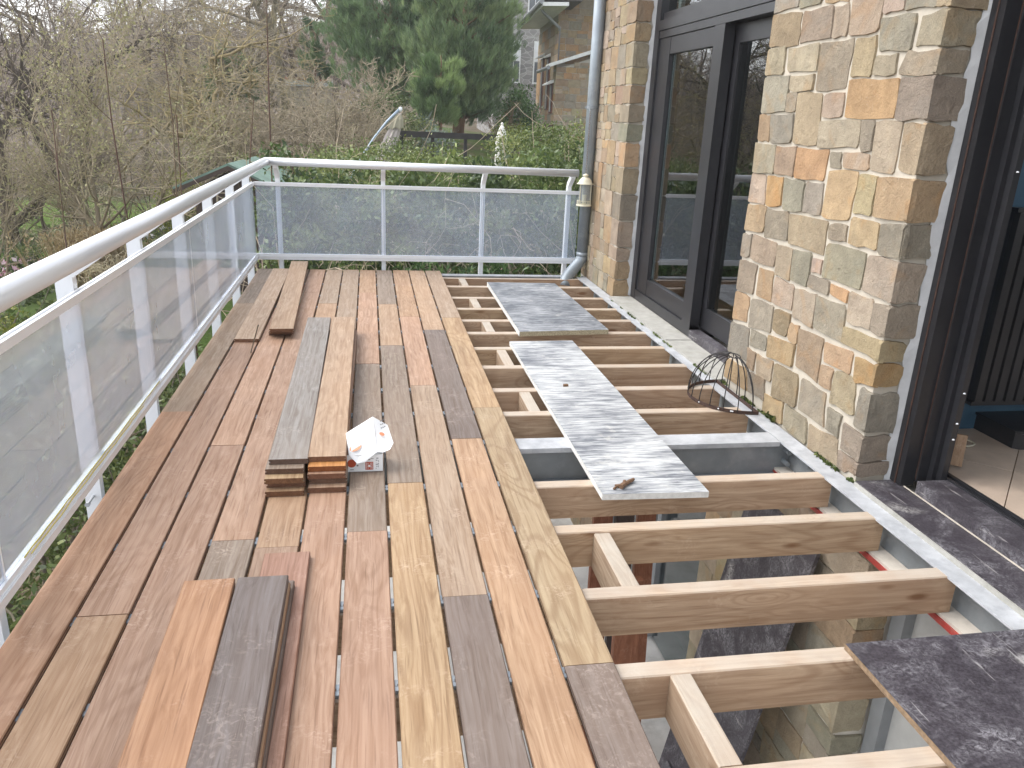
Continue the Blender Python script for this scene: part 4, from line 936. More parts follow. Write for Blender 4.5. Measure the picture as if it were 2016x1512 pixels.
# ---------------------------------------------------------------- hedges beyond the far rail
lin = lambda a, b, xa, xb: (lambda x: a+(b-a)*np.clip((x-xa)/(xb-xa), 0, 1))
hedge('evergreen_hedge', 'dark evergreen hedge tangled with bare stalks just behind the far glass panels', 'hedge', -1.15, 3.0, 8.7, 9.9, -2.4, lin(.62, 1.0, -1, 2.4), 34000, .075, M['hedge'], 31, .12, 75)
hedge('evergreen_hedge', 'lighter green privet hedge rising above the far handrail', 'hedge', -.75, 4.2, 11.2, 13.2, -1.6, lin(.76, 1.28, -.6, 3.0), 62000, .045, M['ivy'], 32, .05, 45)
hedge('evergreen_hedge', 'low pale green hedge left of the folded parasol', 'hedge', -2.6, .4, 16, 18, -1.2, lin(.25, .70, -2.4, .4), 22000, .05, M['ivy'], 33, .10, 14)
for k, (x, s_) in enumerate(((.32, .75), (.62, 1), (.95, .8), (1.25, 1), (1.62, .7), (1.9, .5))):
    shrub('laurel_seedling', ('leftmost', 'second', 'third', 'fourth', 'fifth', 'rightmost')[k]+' young leafy laurel, from the left, under the bottom rail of the far deck edge', 'laurel', (x, 8.05+.12*(k % 2), -.62), (.24, .2, .27*s_+.02), 420, .10, M['laurel'], 60+k, 'young laurels below the far rail', 12, .35, .26, 6, .5)
# brambles and ivy at the foot of the railing
def cover(name, label, cat, pts, n, leaf, mat, seed, h=.18, kind=None):
    rnd = np.random.default_rng(seed); pts = np.array(pts, float)
    x0, y0 = pts.min(0); x1, y1 = pts.max(0)
    C = np.stack([rnd.uniform(x0, x1, n), rnd.uniform(y0, y1, n), np.zeros(n)], 1)
    nz = np.sin(C[:, 0]*2.3+seed)+np.sin(C[:, 1]*1.9+seed*2)+np.sin(C[:, 0]*5+C[:, 1]*4)
    C = C[nz > -1.1]; nz = nz[nz > -1.1]
    C[:, 2] = T(C[:, 0], C[:, 1])+rnd.uniform(.02, 1, len(C))*(h*(1+.5*nz).clip(.3, 3))
    V, F, t = leaves(C, leaf, rnd, .6, .45+.15*nz, .6); o = link(name, np_mesh(name, V, F, mat, False, t))
    o['kind'] = 'stuff'; o['label'] = label; return o
cover('ivy_ground_cover', 'green ivy covering the ground below the railing', 'ivy', [(-6.5, 5.2), (-1.15, 12)], 42000, .07, M['ivy'], 5, .22)
lawn_m = N('garden_lawn'); v = lawn_m.obj(world=True)
lawn_m.bsdf(lawn_m.mix(lawn_m.ramp(lawn_m.noise(v, 9, 5, .7), .3, .7), (.07, .12, .022), (.15, .22, .045)), .95, spec=.1, bump=lawn_m.noise(v, 60, 4, .7), bstr=.6, bdist=.02)
for xs_, ys_ in ((np.arange(-17, -6.5, .5), np.arange(21, 36, .5)), (np.arange(-4.2, 2.2, .4), np.arange(18.8, 26, .4))):
    o = link('lawn', grid_mesh('lawn', xs_, ys_, lawn_m.m, .02)); o['kind'] = 'structure'
hedge('low_hedge', 'low clipped hedge edging the lawn beyond the near handrail', 'hedge', -12.5, -8.0, 20.6, 21.3, -2.7, lambda x: -2.15+0*x, 9000, .06, M['ivy'], 34, .05, 0)
cover('grass_tufts', 'rough grass and weeds in the garden below', 'grass', [(-14, 12), (-3, 30)], 30000, .12, M['ivy'], 6, .10)
shrub('garden_shrub', 'rounded green shrub pressed against the outside of the near glass panel', 'shrub', (-2.35, 5.4, -2.75), (1.0, 1.7, 1.25), 15000, .06, M['ivy'], 71, None, 60, .25)
shrub('garden_shrub', 'leafy shrub behind the second left glass panel', 'shrub', (-2.6, 8.6, -2.75), (.9, 1.2, 1.0), 9000, .06, M['ivy'], 72, None, 50, .25)
shrub('yellow_shrub', 'yellow green shrub left of the near railing post', 'shrub', (-5.15, 10.6, -2.7), (.95, .9, .95), 9000, .055, M['yellow'], 73, None, 60, .22, .5, 16, .4)
# pampas reeds
def reeds(loc, H, n, seed):
    rnd = np.random.default_rng(seed); root = thing('reed_clump', 'clump of dry straw coloured ornamental grass beyond the handrail', 'ornamental grass', (*loc, float(T(*loc))))
    C = rnd.normal(size=(n, 3))*np.array([.26, .2, 0]); d_ = np.stack([C[:, 0]*.5, C[:, 1]*.5, np.full(n, 1.)], 1)
    V, F, t = leaves(C, H, rnd, .03, None, 0, d_*4); leaf_obj('blades', V, F, t, M['reed'], root)
    P = np.repeat(C[:260]+d_[:260]*H*.95, 14, 0)+rnd.normal(size=(260*14, 3))*np.array([.03, .03, .11]); V, F, t = leaves(P, .09, rnd, .3, None, .8); leaf_obj('plumes', V, F, t, M['reed'], root)
reeds((-5.35, 16.6), .95, 1100, 80)
# flower bed with stepping stones
fb = thing('flower_bed', 'flower bed with pink and white blossoms beside the stepping stones', 'flower bed', (-8.3, 19.2, float(T(-8.3, 19.2))))
rnd = np.random.default_rng(12)
C = rnd.normal(size=(2600, 3))*np.array([1.1, 1.0, .0]); C[:, 2] = rnd.uniform(0, .3, 2600); V, F, t = leaves(C, .12, rnd, .5, None, .5); leaf_obj('foliage', V, F, t, M['ivy'], fb)
C = rnd.normal(size=(220, 3))*np.array([1.0, .9, 0]); C[:, 2] = rnd.uniform(.25, .42, 220); V, F, t = leaves(C, .13, rnd, .9, None, .2); leaf_obj('blossom', V, F, t, M['flower'], fb)
shrub('flowering_bush', 'small bush with yellow flowers by the third railing post', 'bush', (-4.9, 17.5), (.5, .4, .5), 1500, .07, M['yellow'], 77, None, 20, .3)
pth = thing('stone_path', 'grey stepping stone path crossing the lower garden', 'path', (-9, 20.5, float(T(-9, 20.5))))
for k in range(14):
    x, y = -1.6+.42*k+rng.uniform(-.06, .06), -2.2+.5*k; a = rng.uniform(-.3, .3)
    q = [(x-.28, y-.2+a*.2), (x+.26, y-.22), (x+.3, y+.18+a*.2), (x-.24, y+.22)]
    zt = float(T(-9+x, 20.5+y))-pth.location.z+.05
    G().prism(q, lambda u, v, t: (u, v, t), zt-.1, zt).build('stepping_stone', M['concrete'], pth)
# ---------------------------------------------------------------- garden shed
sh = thing('garden_shed', 'dark brown garden shed with a green felt roof behind the left handrail', 'shed', (-2.32, 14.6, -1.95), None, R(-4))
brown = plain('brown_shed_boards', (.055, .036, .026), .8, 0, .25, 20); felt = plain('green_roof_felt', (.13, .20, .16), .85, 0, .2, 5, dirt=(.2, .22, .18), dscale=6)
for k in range(16):
    z0 = .12*k
    if z0 < 1.88: G().box(-.62, .62, -.012-.004*(k % 2), .0, z0, z0+.116).build('wall_board', brown, sh)
for k in range(16):
    z0 = .12*k
    for x_ in (-.63, .62): G().box(x_, x_+.012, .002, 1.9, z0, z0+.116).build('wall_board', brown, sh)
G().prism([(-.64, 1.93), (.64, 1.93), (0, 2.28)], lambda u, v, t: (u, t, v), -.01, .03).build('gable', brown, sh)
G().box(-.60, .60, .03, 1.88, 0, 1.9).build('wall_core', brown, sh)
for s_ in (-1, 1):
    G().prism([(0, 2.40), (s_*.92, 1.98), (s_*.92, 1.945), (0, 2.36)], lambda u, v, t: (u, t, v), -.22, 2.1).build('roof', felt, sh)
    G().prism([(0, 2.36), (s_*.92, 1.943), (s_*.92, 1.87), (0, 2.28)], lambda u, v, t: (u, t, v), -.235, -.215).build('barge_board', brown, sh)
G().box(.1, .55, -.03, -.018, .1, 1.7).build('door', brown, sh)
ld = thing('garden_ladder', 'pale wooden ladder frame leaning against the shed gable', 'ladder', (-2.45, 14.3, -1.95))
for x_ in (-.1, .1): G().tube([(x_, 0, 0), (x_, .2, 2.25)], .018, 6).build('stile', M['reed'] if False else plain('pale_timber', (.30, .25, .18), .8), ld)
for k in range(9): G().tube([(-.1, .02+.022*k, .22+.24*k), (.1, .02+.022*k, .22+.24*k)], .012, 6).build('rung', bpy.data.materials['pale_timber'], ld)
# ---------------------------------------------------------------- folded parasol, white cover, dark rail
um = thing('folded_parasol', 'folded beige cantilever parasol tilting on its curved pole over the hedge', 'parasol', (-.62, 15.05, -1.0))
g = G(); g.tube([(-.62, 15.05, -1.0), (-.35, 15.03, .15), (-.10, 15.0, .63), (.10, 15, .93), (.33, 15, 1.22), (.56, 15, 1.45)], .024, 8); g.build('pole', plain('blue_grey_pole', (.28, .34, .40), .4, .3), um, smooth=True)
can = plain('beige_parasol_cloth', (.40, .355, .33), .9, 0, .12, 8)
g = G(); cen = [(.555, 1.38), (.50, 1.18), (.42, .98), (.34, .78), (.26, .55), (.22, .4)]; rad_ = [.03, .10, .13, .15, .17, .15]; vs = []; n = 18
for (x, z), r_ in zip(cen, rad_):
    for k in range(n): q = 2*math.pi*k/n; rr = r_*(1 if k % 2 else .72); vs.append((x+rr*math.cos(q), 15+rr*.8*math.sin(q), z))
g.add(vs, [(i*n+k, i*n+(k+1) % n, (i+1)*n+(k+1) % n, (i+1)*n+k) for i in range(len(cen)-1) for k in range(n)]); g.build('canopy', can, um)
g = G(); vs = []
for (x, z), r_ in zip([(.555, 1.37), (.515, 1.27), (.475, 1.12)], [.02, .10, .15]):
    for k in range(n): q = 2*math.pi*k/n; rr = r_*(1.05 if k % 2 else .85); vs.append((x+rr*math.cos(q), 15+rr*.8*math.sin(q), z-(.03 if k % 3 == 0 and z < 1.2 else 0)))
g.add(vs, [(i*n+k, i*n+(k+1) % n, (i+1)*n+(k+1) % n, (i+1)*n+k) for i in range(2) for k in range(n)]); g.build('top_valance', plain('olive_parasol_cap', (.27, .25, .18), .9), um)
G().lathe([(0, .05), (.03, .04), (.034, 0), (.02, -.03)], (.565, 15, 1.43), 10).build('finial', M['alu'], um)
for c_ in um.children: c_.location = (.62, -15.05, 1.0)
wc = thing('white_figurine', 'small white cone shaped garden ornament above the hedge', 'ornament', (2.16, 13.5, 1.0))
g = G(); g.lathe([(.10, 0), (.095, .06), (.07, .15), (.04, .23), (.02, .26), (.025, .28), (.015, .30), (0, .31)], (0, 0, 0), 12); g.build('cone', plain('white_painted_stone', (.62, .6, .56), .8, 0, .2, 14, dirt=(.12, .1, .07), dscale=16, damt=.8), wc)
G().lathe([(.11, -.9), (.10, -.002)], (0, 0, 0), 12).build('plinth', bpy.data.materials['white_painted_stone'], wc)
df_ = thing('dark_fence', 'low black timber fence behind the hedge by the pine trunk', 'fence', (1.6, 17.5, 0))
dk = plain('black_timber', (.022, .019, .018), .8, 0, .3)
for z0 in (.90,): G().box(-1.0, 1.5, 0, .05, z0, z0+.12).build('fence_board', dk, df_)
for x_ in (-.95, -.3, .4, 1.1, 1.45): G().box(x_, x_+.07, .051, .11, -.4, 1.0).build('fence_post', dk, df_)
# ---------------------------------------------------------------- pines
def pine(label, loc, centre, rad, tufts, seed, trunk_r, lean=0.0, nl=.22, color=(1, 1, 1)):
    rnd = np.random.default_rng(seed); x, y = loc; z = float(T(x, y))
    root = thing('pine_tree', label, 'pine tree', (x, y, z))
    cz = centre-z; tr = Tree(seed)
    top = cz+rad[2]*.8; n = 9; pts = [(lean*top*(k/n)+.04*math.sin(k), .03*math.cos(k*1.7), top*k/n) for k in range(n+1)]
    g = G(); g.tube(pts, [trunk_r*(1-.8*k/n) for k in range(n+1)], 9); g.build('trunk', M['pine_bark'], root, smooth=True)
    nb = max(26, tufts//55); Cs, Ds, Tn = [], [], []
    seg = []
    for b in range(nb):
        u = rnd.normal(size=3); u[2] = u[2]*.8; u /= np.linalg.norm(u); k = rnd.uniform(.7, 1.0)
        tip = np.array([lean*cz, 0, cz])+u*np.array(rad)*k*np.array([1, 1, 1])
        hb = max(cz-rad[2]*.9, min(top*.95, tip[2]-.5*abs(u[0]*rad[0])-.2)); s_ = np.array([lean*hb, 0, hb])
        seg.append((s_, tip, trunk_r*.28, .008))
        m_ = tufts//nb; q = rnd.uniform(.55, 1.04, (m_, 1)); P = s_+(tip-s_)*q+rnd.normal(size=(m_, 3))*np.array([.20, .20, .16])*rad[0]*.62
        Cs.append(P); dd = (tip-s_)/np.linalg.norm(tip-s_); Ds.append(np.tile(dd*.55+np.array([0, 0, .75]), (m_, 1))); Tn.append(np.full(m_, rnd.uniform(0, 1)))
    V, F = tubes([s_[0] for s_ in seg], [s_[1] for s_ in seg], np.array([s_[2] for s_ in seg]), np.array([s_[3] for s_ in seg]), 4); link('branch', np_mesh('branch', V, F, M['pine_bark'], True), root)
    C = np.concatenate(Cs); D = np.concatenate(Ds); t = np.concatenate(Tn); k = 22
    C = np.repeat(C, k, 0)+rnd.normal(size=(len(C)*k, 3))*.018; D = np.repeat(D, k, 0); t = np.repeat(t, k)
    V, F, t = leaves(C, nl, rnd, .065, t, 0, D*1.1); o = leaf_obj('crown', V, F, t, M['needle'], root); o.color = (*color, 1)
pine('tall pine with a forked reddish trunk in front of the grey house', (2.45, 22.5), 3.45, (1.45, 1.4, 2.45), 5200, 101, .11, .02)
pine('young lighter green pine standing before the tall pine', (1.72, 20.6), 1.95, (.62, .55, .95), 1500, 102, .05, 0, .19, (1.1, 1.12, .95))
pine('broad dark pine left of the tall one, behind the bare bush', (.75, 27), 4.15, (2.15, 1.8, 2.6), 5600, 103, .12, 0, .25, (.95, 1.0, 1.0))
pine('pine filling the gap behind the tall pine', (3.0, 29), 4.2, (1.9, 1.5, 2.8), 3600, 104, .13, 0, .25, (.9, .95, .95))
pine('small dark conifer at the left edge of the pine group', (-1.75, 30), 3.0, (.55, .55, 1.25), 900, 105, .06, 0, .17, (.9, 1, .95))
pine('dark evergreen half hidden among the bare trees left of the pines', (-4.7, 31), 1.7, (1.1, 1.0, 1.5), 1700, 106, .08, 0, .17, (.8, .88, .75))
# ---------------------------------------------------------------- bare shrubs and trees
def variant(seed, kind):
    t = Tree(seed)
    if kind == 'shrub':
        for k in range(9):
            a = t.r.uniform(0, 6.28); t.grow(Vector((.15*math.cos(a), .15*math.sin(a), 0)), Vector((math.cos(a)*.55, math.sin(a)*.55, 1)).normalized(), t.r.uniform(1.5, 2.5), .028, 0, 3, (3, 4), .17, .05, .52, .55, .0055, .8)
    elif kind == 'tree':
        t.grow(Vector((0, 0, 0)), Vector((t.r.uniform(-.1, .1), 0, 1)).normalized(), 6.2, .20, 0, 4, (4, 6), .13, .06, .62, .6, .007, .85)
    elif kind == 'gnarled':
        for k in range(2): t.grow(Vector((.1*k, 0, 0)), Vector((t.r.uniform(-.4, .4), 0, 1)).normalized(), 4.2, .16, 0, 4, (4, 5), .24, .0, .66, .6, .006, .95)
    elif kind == 'budding':
        t.grow(Vector((0, 0, 0)), Vector((0, 0, 1)), 2.6, .055, 0, 3, (6, 7), .07, .10, .72, .6, .0045, .62)
        for k in range(3): t.grow(Vector((.1*k, 0, 0)), Vector((.45*(k-1), .2, 1)).normalized(), 3.0, .04, 0, 3, (4, 5), .10, .09, .6, .6, .0045, .65)
    elif kind == 'domed':
        for k in range(16):
            a = t.r.uniform(0, 6.28); t.grow(Vector((0, 0, .2)), Vector((math.cos(a)*.8, math.sin(a)*.8, 1.0)).normalized(), t.r.uniform(.9, 1.25), .022, 0, 4, (3, 5), .16, .03, .58, .55, .0036, .8)
    return t
def make_bare(name, label, cat, seed, kind, split, loc, group=None, sc=1.0, rz=0.0, color=None, ma='bark', mb='twigs'):
    t = variant(seed, kind); root = thing(name, label, cat, loc, group, rz); root.scale = (sc, sc, sc)
    for nm, me in t.meshes(name, split, M[ma], M[mb]):
        o = link(nm, me, root)
        if color: o.color = (*color, 1)
    root['_kind'] = kind
    return root, t
rt = random.Random(77)
def on(x, y, dz=-.1): return (x, y, float(T(x, y))+dz)
protos = {}
GS, GT, GH = 'bare shrubs of the thicket beyond the garden', 'bare trees of the valley', 'bare trees high on the hillside'
LS, LT, LH = 'grey brown leafless shrub in the tangled thicket beyond the railing', 'tall leafless grey tree among the valley thicket', 'slender leafless tree high on the far hillside'
for k in range(4): protos['s%d' % k] = make_bare('bare_shrub', LS, 'shrub', 200+k, 'shrub', 0, (0, 0, -50), GS)[0]
for k in range(3): protos['t%d' % k] = make_bare('bare_tree', LT, 'tree', 210+k, 'tree', 1, (0, 0, -50), GT)[0]
for k in range(2): protos['g%d' % k] = make_bare('bare_tree', LT, 'tree', 220+k, 'gnarled', 1, (0, 0, -50), GT)[0]
used = {}
def place(key, x, y, sc, label=None, group=0, tint=None):
    p = protos[key]
    o = p if key not in used else copy_tree(p); used[key] = 1
    o.location = on(x, y); o.scale = (sc, sc, sc*rt.uniform(.9, 1.1)); o.rotation_euler.z = rt.uniform(0, 6.28)
    o['label'] = label or (LS if key[0] == 's' else LT)
    if group is None:
        if 'group' in o: del o['group']
    else: o['group'] = group or (GS if key[0] == 's' else GT)
    for c in o.children:
        k = rt.uniform(.8, 1.2); c.color = (k*(tint or (1, 1, 1))[0], k*(tint or (1, 1, 1))[1], k*(tint or (1, 1, 1))[2], 1)
    return o
n = 0
for y, s0, s1, step in ((15.0, .42, .62, 2.6), (18.5, .5, .8, 2.6), (22, .6, .95, 2.4), (26, .7, 1.05, 2.6), (31, .8, 1.15, 3.2), (38, 1.0, 1.4, 4.5)):
    kx = -.46
    while kx < (-.06 if y > 19 else -.14):
        x = kx*y+rt.uniform(-.5, .5)
        skip = (17 < y < 26 and kx < -.36 and rt.random() < .6) or (y < 20 and kx > -.22 and rt.random() < .4)
        k = rt.choice((.55, .8, 1.05, 1.3, 1.5))
        if not skip: place('s%d' % (n % 4), x, y+rt.uniform(-1, 1), rt.uniform(s0, s1), tint=(k, k*.985, k*.86) if y < 28 else (k, k*.93, k*.88))
        n += 1; kx += rt.uniform(.75, 1.2)*step/y
for k, (kx, y, sc, key) in enumerate(((-.452, 22, 1.05, 'g0'), (-.405, 25, 1.1, 't0'), (-.335, 28, 1.15, 'g1'), (-.31, 44, 1.2, 't1'), (-.255, 40, 1.1, 't2'), (-.205, 36, 1.15, 'g0'), (-.165, 30, 1.0, 'g1'),
        (-.135, 38, 1.2, 't0'), (-.10, 33, 1.05, 't1'), (-.07, 42, 1.3, 't2'), (-.43, 45, 1.3, 't1'), (-.18, 50, 1.3, 't0'), (-.28, 54, 1.3, 'g1'), (-.36, 58, 1.3, 't2'), (-.12, 54, 1.3, 'g0'), (-.49, 40, 1.2, 't2'), (-.04, 52, 1.4, 't1'))):
    place(key, kx*y, y, sc, *((('gnarled dark tree', 'straight dark tree', 'forked dark tree')[k]+' at the left edge of the valley thicket', None) if k < 3 else ()), tint=(.42, .37, .35) if k < 3 else ((1.0, .98, .88) if k in (5, 6, 8) else (.72, .66, .63)))
for k in range(48):
    y = rt.uniform(66, 150); kx = rt.uniform(-.50, -.03)
    place(('t%d' % (k % 3)), kx*y, y, rt.uniform(.9, 1.35), LH, GH, (1.0, .92, .92))
b, t = make_bare('budding_tree', 'slender tree dotted with yellow green spring buds left of the shed', 'tree', 231, 'budding', 0, on(-5.35, 17.2), None, 1.12, 0, (1.1, 1.05, .9))
rnd = np.random.default_rng(9); C = np.array([s_[0] for s_ in t.seg if s_[4] >= 2]+[s_[1] for s_ in t.seg if s_[4] >= 2]+list(t.tips)*2); C = C+rnd.normal(size=C.shape)*.02
V, F, tt = leaves(C, .056, rnd, .55, None, .5); leaf_obj('buds', V, F, tt, M['bud'], b)
b, t = make_bare('budding_tree', 'second budding shrub with pale buds low beside the first', 'shrub', 232, 'budding', 0, on(-7.2, 16.6), None, .75, 1.0, (1.1, 1.05, .9))
C = np.array([s_[1] for s_ in t.seg if s_[4] >= 2]+list(t.tips)); V, F, tt = leaves(C, .056, rnd, .55, None, .5); leaf_obj('buds', V, F, tt, M['bud'], b)
make_bare('domed_bush', 'dense domed bare bush in front of the pines, left of the parasol', 'bush', 240, 'domed', 1, on(-.75, 18.6, -.1), None, 1.55, 0, (1.1, 1.06, .95))
make_bare('domed_bush', 'wide bare bush further left with tangled grey twigs', 'bush', 241, 'domed', 1, on(-2.3, 20.5, -.2), None, 1.35, 0, (1.05, 1.0, .88))
make_bare('lichen_tree', 'leafless tree with yellowish lichen covered twigs left of the pines', 'tree', 242, 'gnarled', 1, on(-3.6, 27), None, .95, 1.2, (1.18, 1.08, .72))
make_bare('lichen_tree', 'shorter leafless tree with greenish yellow twigs beside the dark evergreen', 'tree', 243, 'gnarled', 1, on(-5.6, 29), None, .85, 2.2, (1.18, 1.1, .78))
make_bare('garden_tree', 'dark trunked bare tree on the lawn beyond the near handrail', 'tree', 244, 'gnarled', 1, on(-10.3, 24.5), None, .8, .4, (.62, .58, .5))
for k, (x, y, H, lean, lb) in enumerate(((-2.93, 11.0, 4.6, -.03, 'tallest thin reddish sapling left of the shed'), (-2.32, 11.0, 4.55, -.02, 'thin reddish sapling standing before the shed roof'), (-2.62, 11.4, 3.7, .05, 'short leaning sapling between the two tall thin ones'),
        (-2.0, 11.6, 3.9, .02, 'thin sapling just right of the shed gable'), (-1.13, 10.4, 5.0, -.02, 'tall thin sapling behind the corner of the railing'), (-.93, 10.6, 3.4, .0, 'short thin sapling beside the railing corner'), (-4.4, 12.5, 3.6, .03, 'thin bare sapling standing before the budding tree'))):
    t = Tree(300+k); z0 = float(T(x, y)); t.grow(Vector((0, 0, 0)), Vector((lean, 0, 1)).normalized(), H, .015, 0, 1, (3, 5), .025, .02, .16, .5, .003, .5)
    root = thing('sapling', lb, 'sapling', (x, y, z0)); q = t.seg; V, F = tubes([s_[0] for s_ in q], [s_[1] for s_ in q], np.array([s_[2] for s_ in q]), np.array([s_[3] for s_ in q]), 4); link('stem', np_mesh('stem', V, F, M['red_stem'], True), root)
# the far wood on the hillside: one mass
rnd = np.random.default_rng(55); nt_ = 2600
yy = rnd.uniform(75, 215, nt_); xx = yy*rnd.uniform(-.62, .12, nt_); zz_ = T(xx, yy); H = rnd.uniform(3, 6.5, nt_)
P0 = np.stack([xx, yy, zz_-.3], 1); P1 = P0+np.stack([rnd.normal(0, .4, nt_), rnd.normal(0, .4, nt_), H], 1)
k = 16; q = rnd.uniform(.25, .95, (nt_, k, 1)); S0 = P0[:, None]+(P1-P0)[:, None]*q
D = rnd.normal(size=(nt_, k, 3))*np.array([1, 1, .4])+np.array([0, 0, .9]); D /= np.linalg.norm(D, axis=2, keepdims=True); S1 = S0+D*(H[:, None, None]*(1.05-q)*.55)
A0 = np.concatenate([P0, S0.reshape(-1, 3)]); A1 = np.concatenate([P1, S1.reshape(-1, 3)])
V, F = tubes(A0, A1, np.concatenate([np.full(nt_, .14), np.full(nt_*k, .045)]), np.concatenate([np.full(nt_, .05), np.full(nt_*k, .02)]), 3)
o = link('hillside_wood', np_mesh('hillside_wood', V, F, M['twigs'])); o['kind'] = 'stuff'; o['label'] = 'leafless grey brown wood covering the far hillside'; o.color = (1.05, .95, .98, 1)
# ---------------------------------------------------------------- small planting before the houses
shrub('laurel_bush', 'rounded green laurel bush against the corner of the stone neighbour house', 'bush', (4.25, 24.2), (.62, .6, .72), 5200, .10, M['laurel'], 90, None, 40, .25)
shrub('silver_shrub', 'silvery grey shrub on the lawn left of the pine trunk', 'shrub', (1.55, 19.4), (.45, .4, .30), 2600, .06, M['silver'], 91, None, 24, .3)
shrub('garden_shrub', 'olive green shrub right behind the folded parasol', 'shrub', (1.05, 19.9), (.55, .5, .42), 2600, .07, M['ivy'], 92, None, 24, .3)
shrub('garden_shrub', 'green bush in front of the neighbour house gable', 'shrub', (4.4, 19.0), (1.0, .7, .45), 5200, .07, M['ivy'], 93, None, 40, .25)
shrub('garden_shrub', 'yellowish bush below the laurel by the brown gate', 'shrub', (3.5, 20.2), (.5, .5, .38), 2200, .07, M['yellow'], 94, None, 24, .3, color=(.7, .75, .8))
shrub('garden_shrub', 'fresh green bush glowing among the saplings left of the shed', 'shrub', (-4.25, 19.3), (.55, .5, .75), 2600, .08, M['yellow'], 95, None, 24, .3)
shrub('garden_shrub', 'dark green bush low beside the shed wall', 'shrub', (-3.2, 13.4), (.55, .5, .6), 2600, .06, M['ivy'], 96, None, 24, .3)
shrub('garden_shrub', 'grey green bush filling the gap left of the young pine', 'shrub', (.55, 22.0), (.9, .6, .6), 4200, .07, M['ivy'], 97, None, 30, .3, color=(.85, .9, .95))
ag = thing('agave', 'spiky grey green agave beside the young pine', 'agave', (1.32, 20.6, float(T(1.32, 20.6))))
rnd = np.random.default_rng(4); C = np.zeros((70, 3)); C[:, 2] = .35; V, F, t = leaves(C, .5, rnd, .10, None, .9); leaf_obj('blades', V, F, t, M['silver'], ag)
G().tube([(0, 0, -.1), (0, 0, .37)], .05, 8).build('stem', M['bark'], ag)
# ---------------------------------------------------------------- neighbour houses
nh = thing('neighbour_house', 'stone neighbour house with a sloping white eave and hooded narrow windows', 'house', (5.8, 26, .3), None, R(-4.5))
nst = plain('dull_mortar', (.40, .37, .32), .9, 0, .12)
HX, HY, HZ = 0, 0, 0
g = G(); g.box(.012, 5, .012, 5.0, -.6, 2.55); g.build('lower_wall', nst, nh)
g = G(); g.box(.02, 5, .35, 5.0, 2.5, 6.4); g.build('upper_wall', nst, nh)
rn = random.Random(41)
def nstone(q, fn):
    g = G(); add_stone(g, q, fn, rn, .012, .008); centred(g, 'stone', M['stone'], nh, jit(PAL[rn.choice('ggwwttoobyOO')], rn))
hz = [-.35]
while hz[-1] < 2.6: hz.append(hz[-1]+rn.uniform(.15, .24))
cnt = [0]
def slope(x): return 2.62+.33*x
def cbn(q, l_, f_):
    q = [(p[0], p[1]) for p in q]
    if max(p[1] for p in q) < slope(min(p[0] for p in q)) and cnt[0] < 210:
        cnt[0] += 1; nstone([q[1], q[0], q[3], q[2]], lambda u, v, d_: (u, .012-d_, v))
hz2 = hz[:]
while hz2[-1] < 3.4: hz2.append(hz2[-1]+rn.uniform(.15, .22))
ashlar(0, 1.75, hz2, rn, .18, .42, cbn, .2)
up_ = [2.75]
while up_[-1] < 4.9: up_.append(up_[-1]+rn.uniform(.16, .26))
def cbu(q, l_, f_):
    if cnt[0] < 290: cnt[0] += 1; nstone([q[1], q[0], q[3], q[2]], lambda u, v, d_: (u, .35-d_, v))
ashlar(.02, 2.1, up_, rn, .2, .45, cbu, .2)
def cbs(q, l_, f_): nstone(q, lambda u, v, d_: (.012-d_, u, v))
ashlar(0, 5.0, hz[:12]+[2.75, 3.0, 3.3, 3.6, 3.95], rn, .5, .9, cbs, .1)
g = G(); g.prism([(0, 2.56), (5, slope(5)-.06), (5, 2.5), (0, 2.5)], lambda u, v, t: (u, t, v), .014, .6); g.build('lean_to_gable', nst, nh)
wht = plain('white_eave_paint', (.68, .68, .66), .6); gut = plain('grey_gutter', (.22, .23, .24), .5)
g = G(); g.prism([(-.25, 2.60), (3.2, slope(3.2)+.10), (3.2, slope(3.2)+.22), (-.25, 2.70)], lambda u, v, t: (u, t, v), -.22, .62); g.build('lean_to_roof', wht, nh)
g = G(); g.tube([(-.28, -.25, 2.58), (-.28, 2.5, 2.58)], .06, 8); g.build('gutter', gut, nh)
g = G(); g.prism([(.55, 4.55), (2.6, 5.9), (2.6, 6.05), (.45, 4.75)], lambda u, v, t: (u, t, v), .2, 1.2)
g = G(); g.prism([(-.72, 4.12), (.02, 4.16), (.02, 4.26), (-.75, 4.22)], lambda u, v, t: (u, t, v), -1.7, 5.0); g.build('eave_soffit', wht, nh)
g = G(); g.tube([(-.76, -1.7, 4.24), (-.76, 5.0, 4.24)], .075, 8); g.build('eave_gutter', gut, nh)
g = G(); g.prism([(-.78, 4.30), (.4, 4.30), (1.6, 5.4), (1.3, 5.4)], lambda u, v, t: (u, t, v), -1.7, 5.0); g.build('main_roof', plain('dark_roof', (.09, .08, .08), .8), nh)
g = G(); g.tube([(-.72, -.9, 4.2), (-.6, -.85, 4.05), (.02, -.12, 3.72), (.06, .25, 3.6), (.06, .28, 2.8)], .045, 8); g.build('downpipe', gut, nh, smooth=True)
for k, (y0, z0, z1) in enumerate(((.4, 1.25, 2.15), (1.5, 1.35, 3.0), (3.0, 1.4, 3.1))):
    f = G().box(-.02, .010, y0, y0+.75, z0, z1).build('window_recess', plain('red_brick_reveal', (.16, .06, .04), .85), nh)
    G().box(-.035, -.021, y0+.14, y0+.60, z0+.05, z1-.05).build('pane', M['black'], f)
    G().box(-.045, -.036, y0+.35, y0+.40, z0+.05, z1-.05).build('glazing_bar', wht, f)
    G().prism([(0, z1+.12), (-.26, z1-.02), (-.26, z1-.06), (0, z1+.02)], lambda u, v, t: (u, t, v), y0-.08, y0+.83).build('window_hood', wht, nh)
G().box(-.06, -.0, .2, .85, .62, .70).build('lamp_canopy', gut, nh)
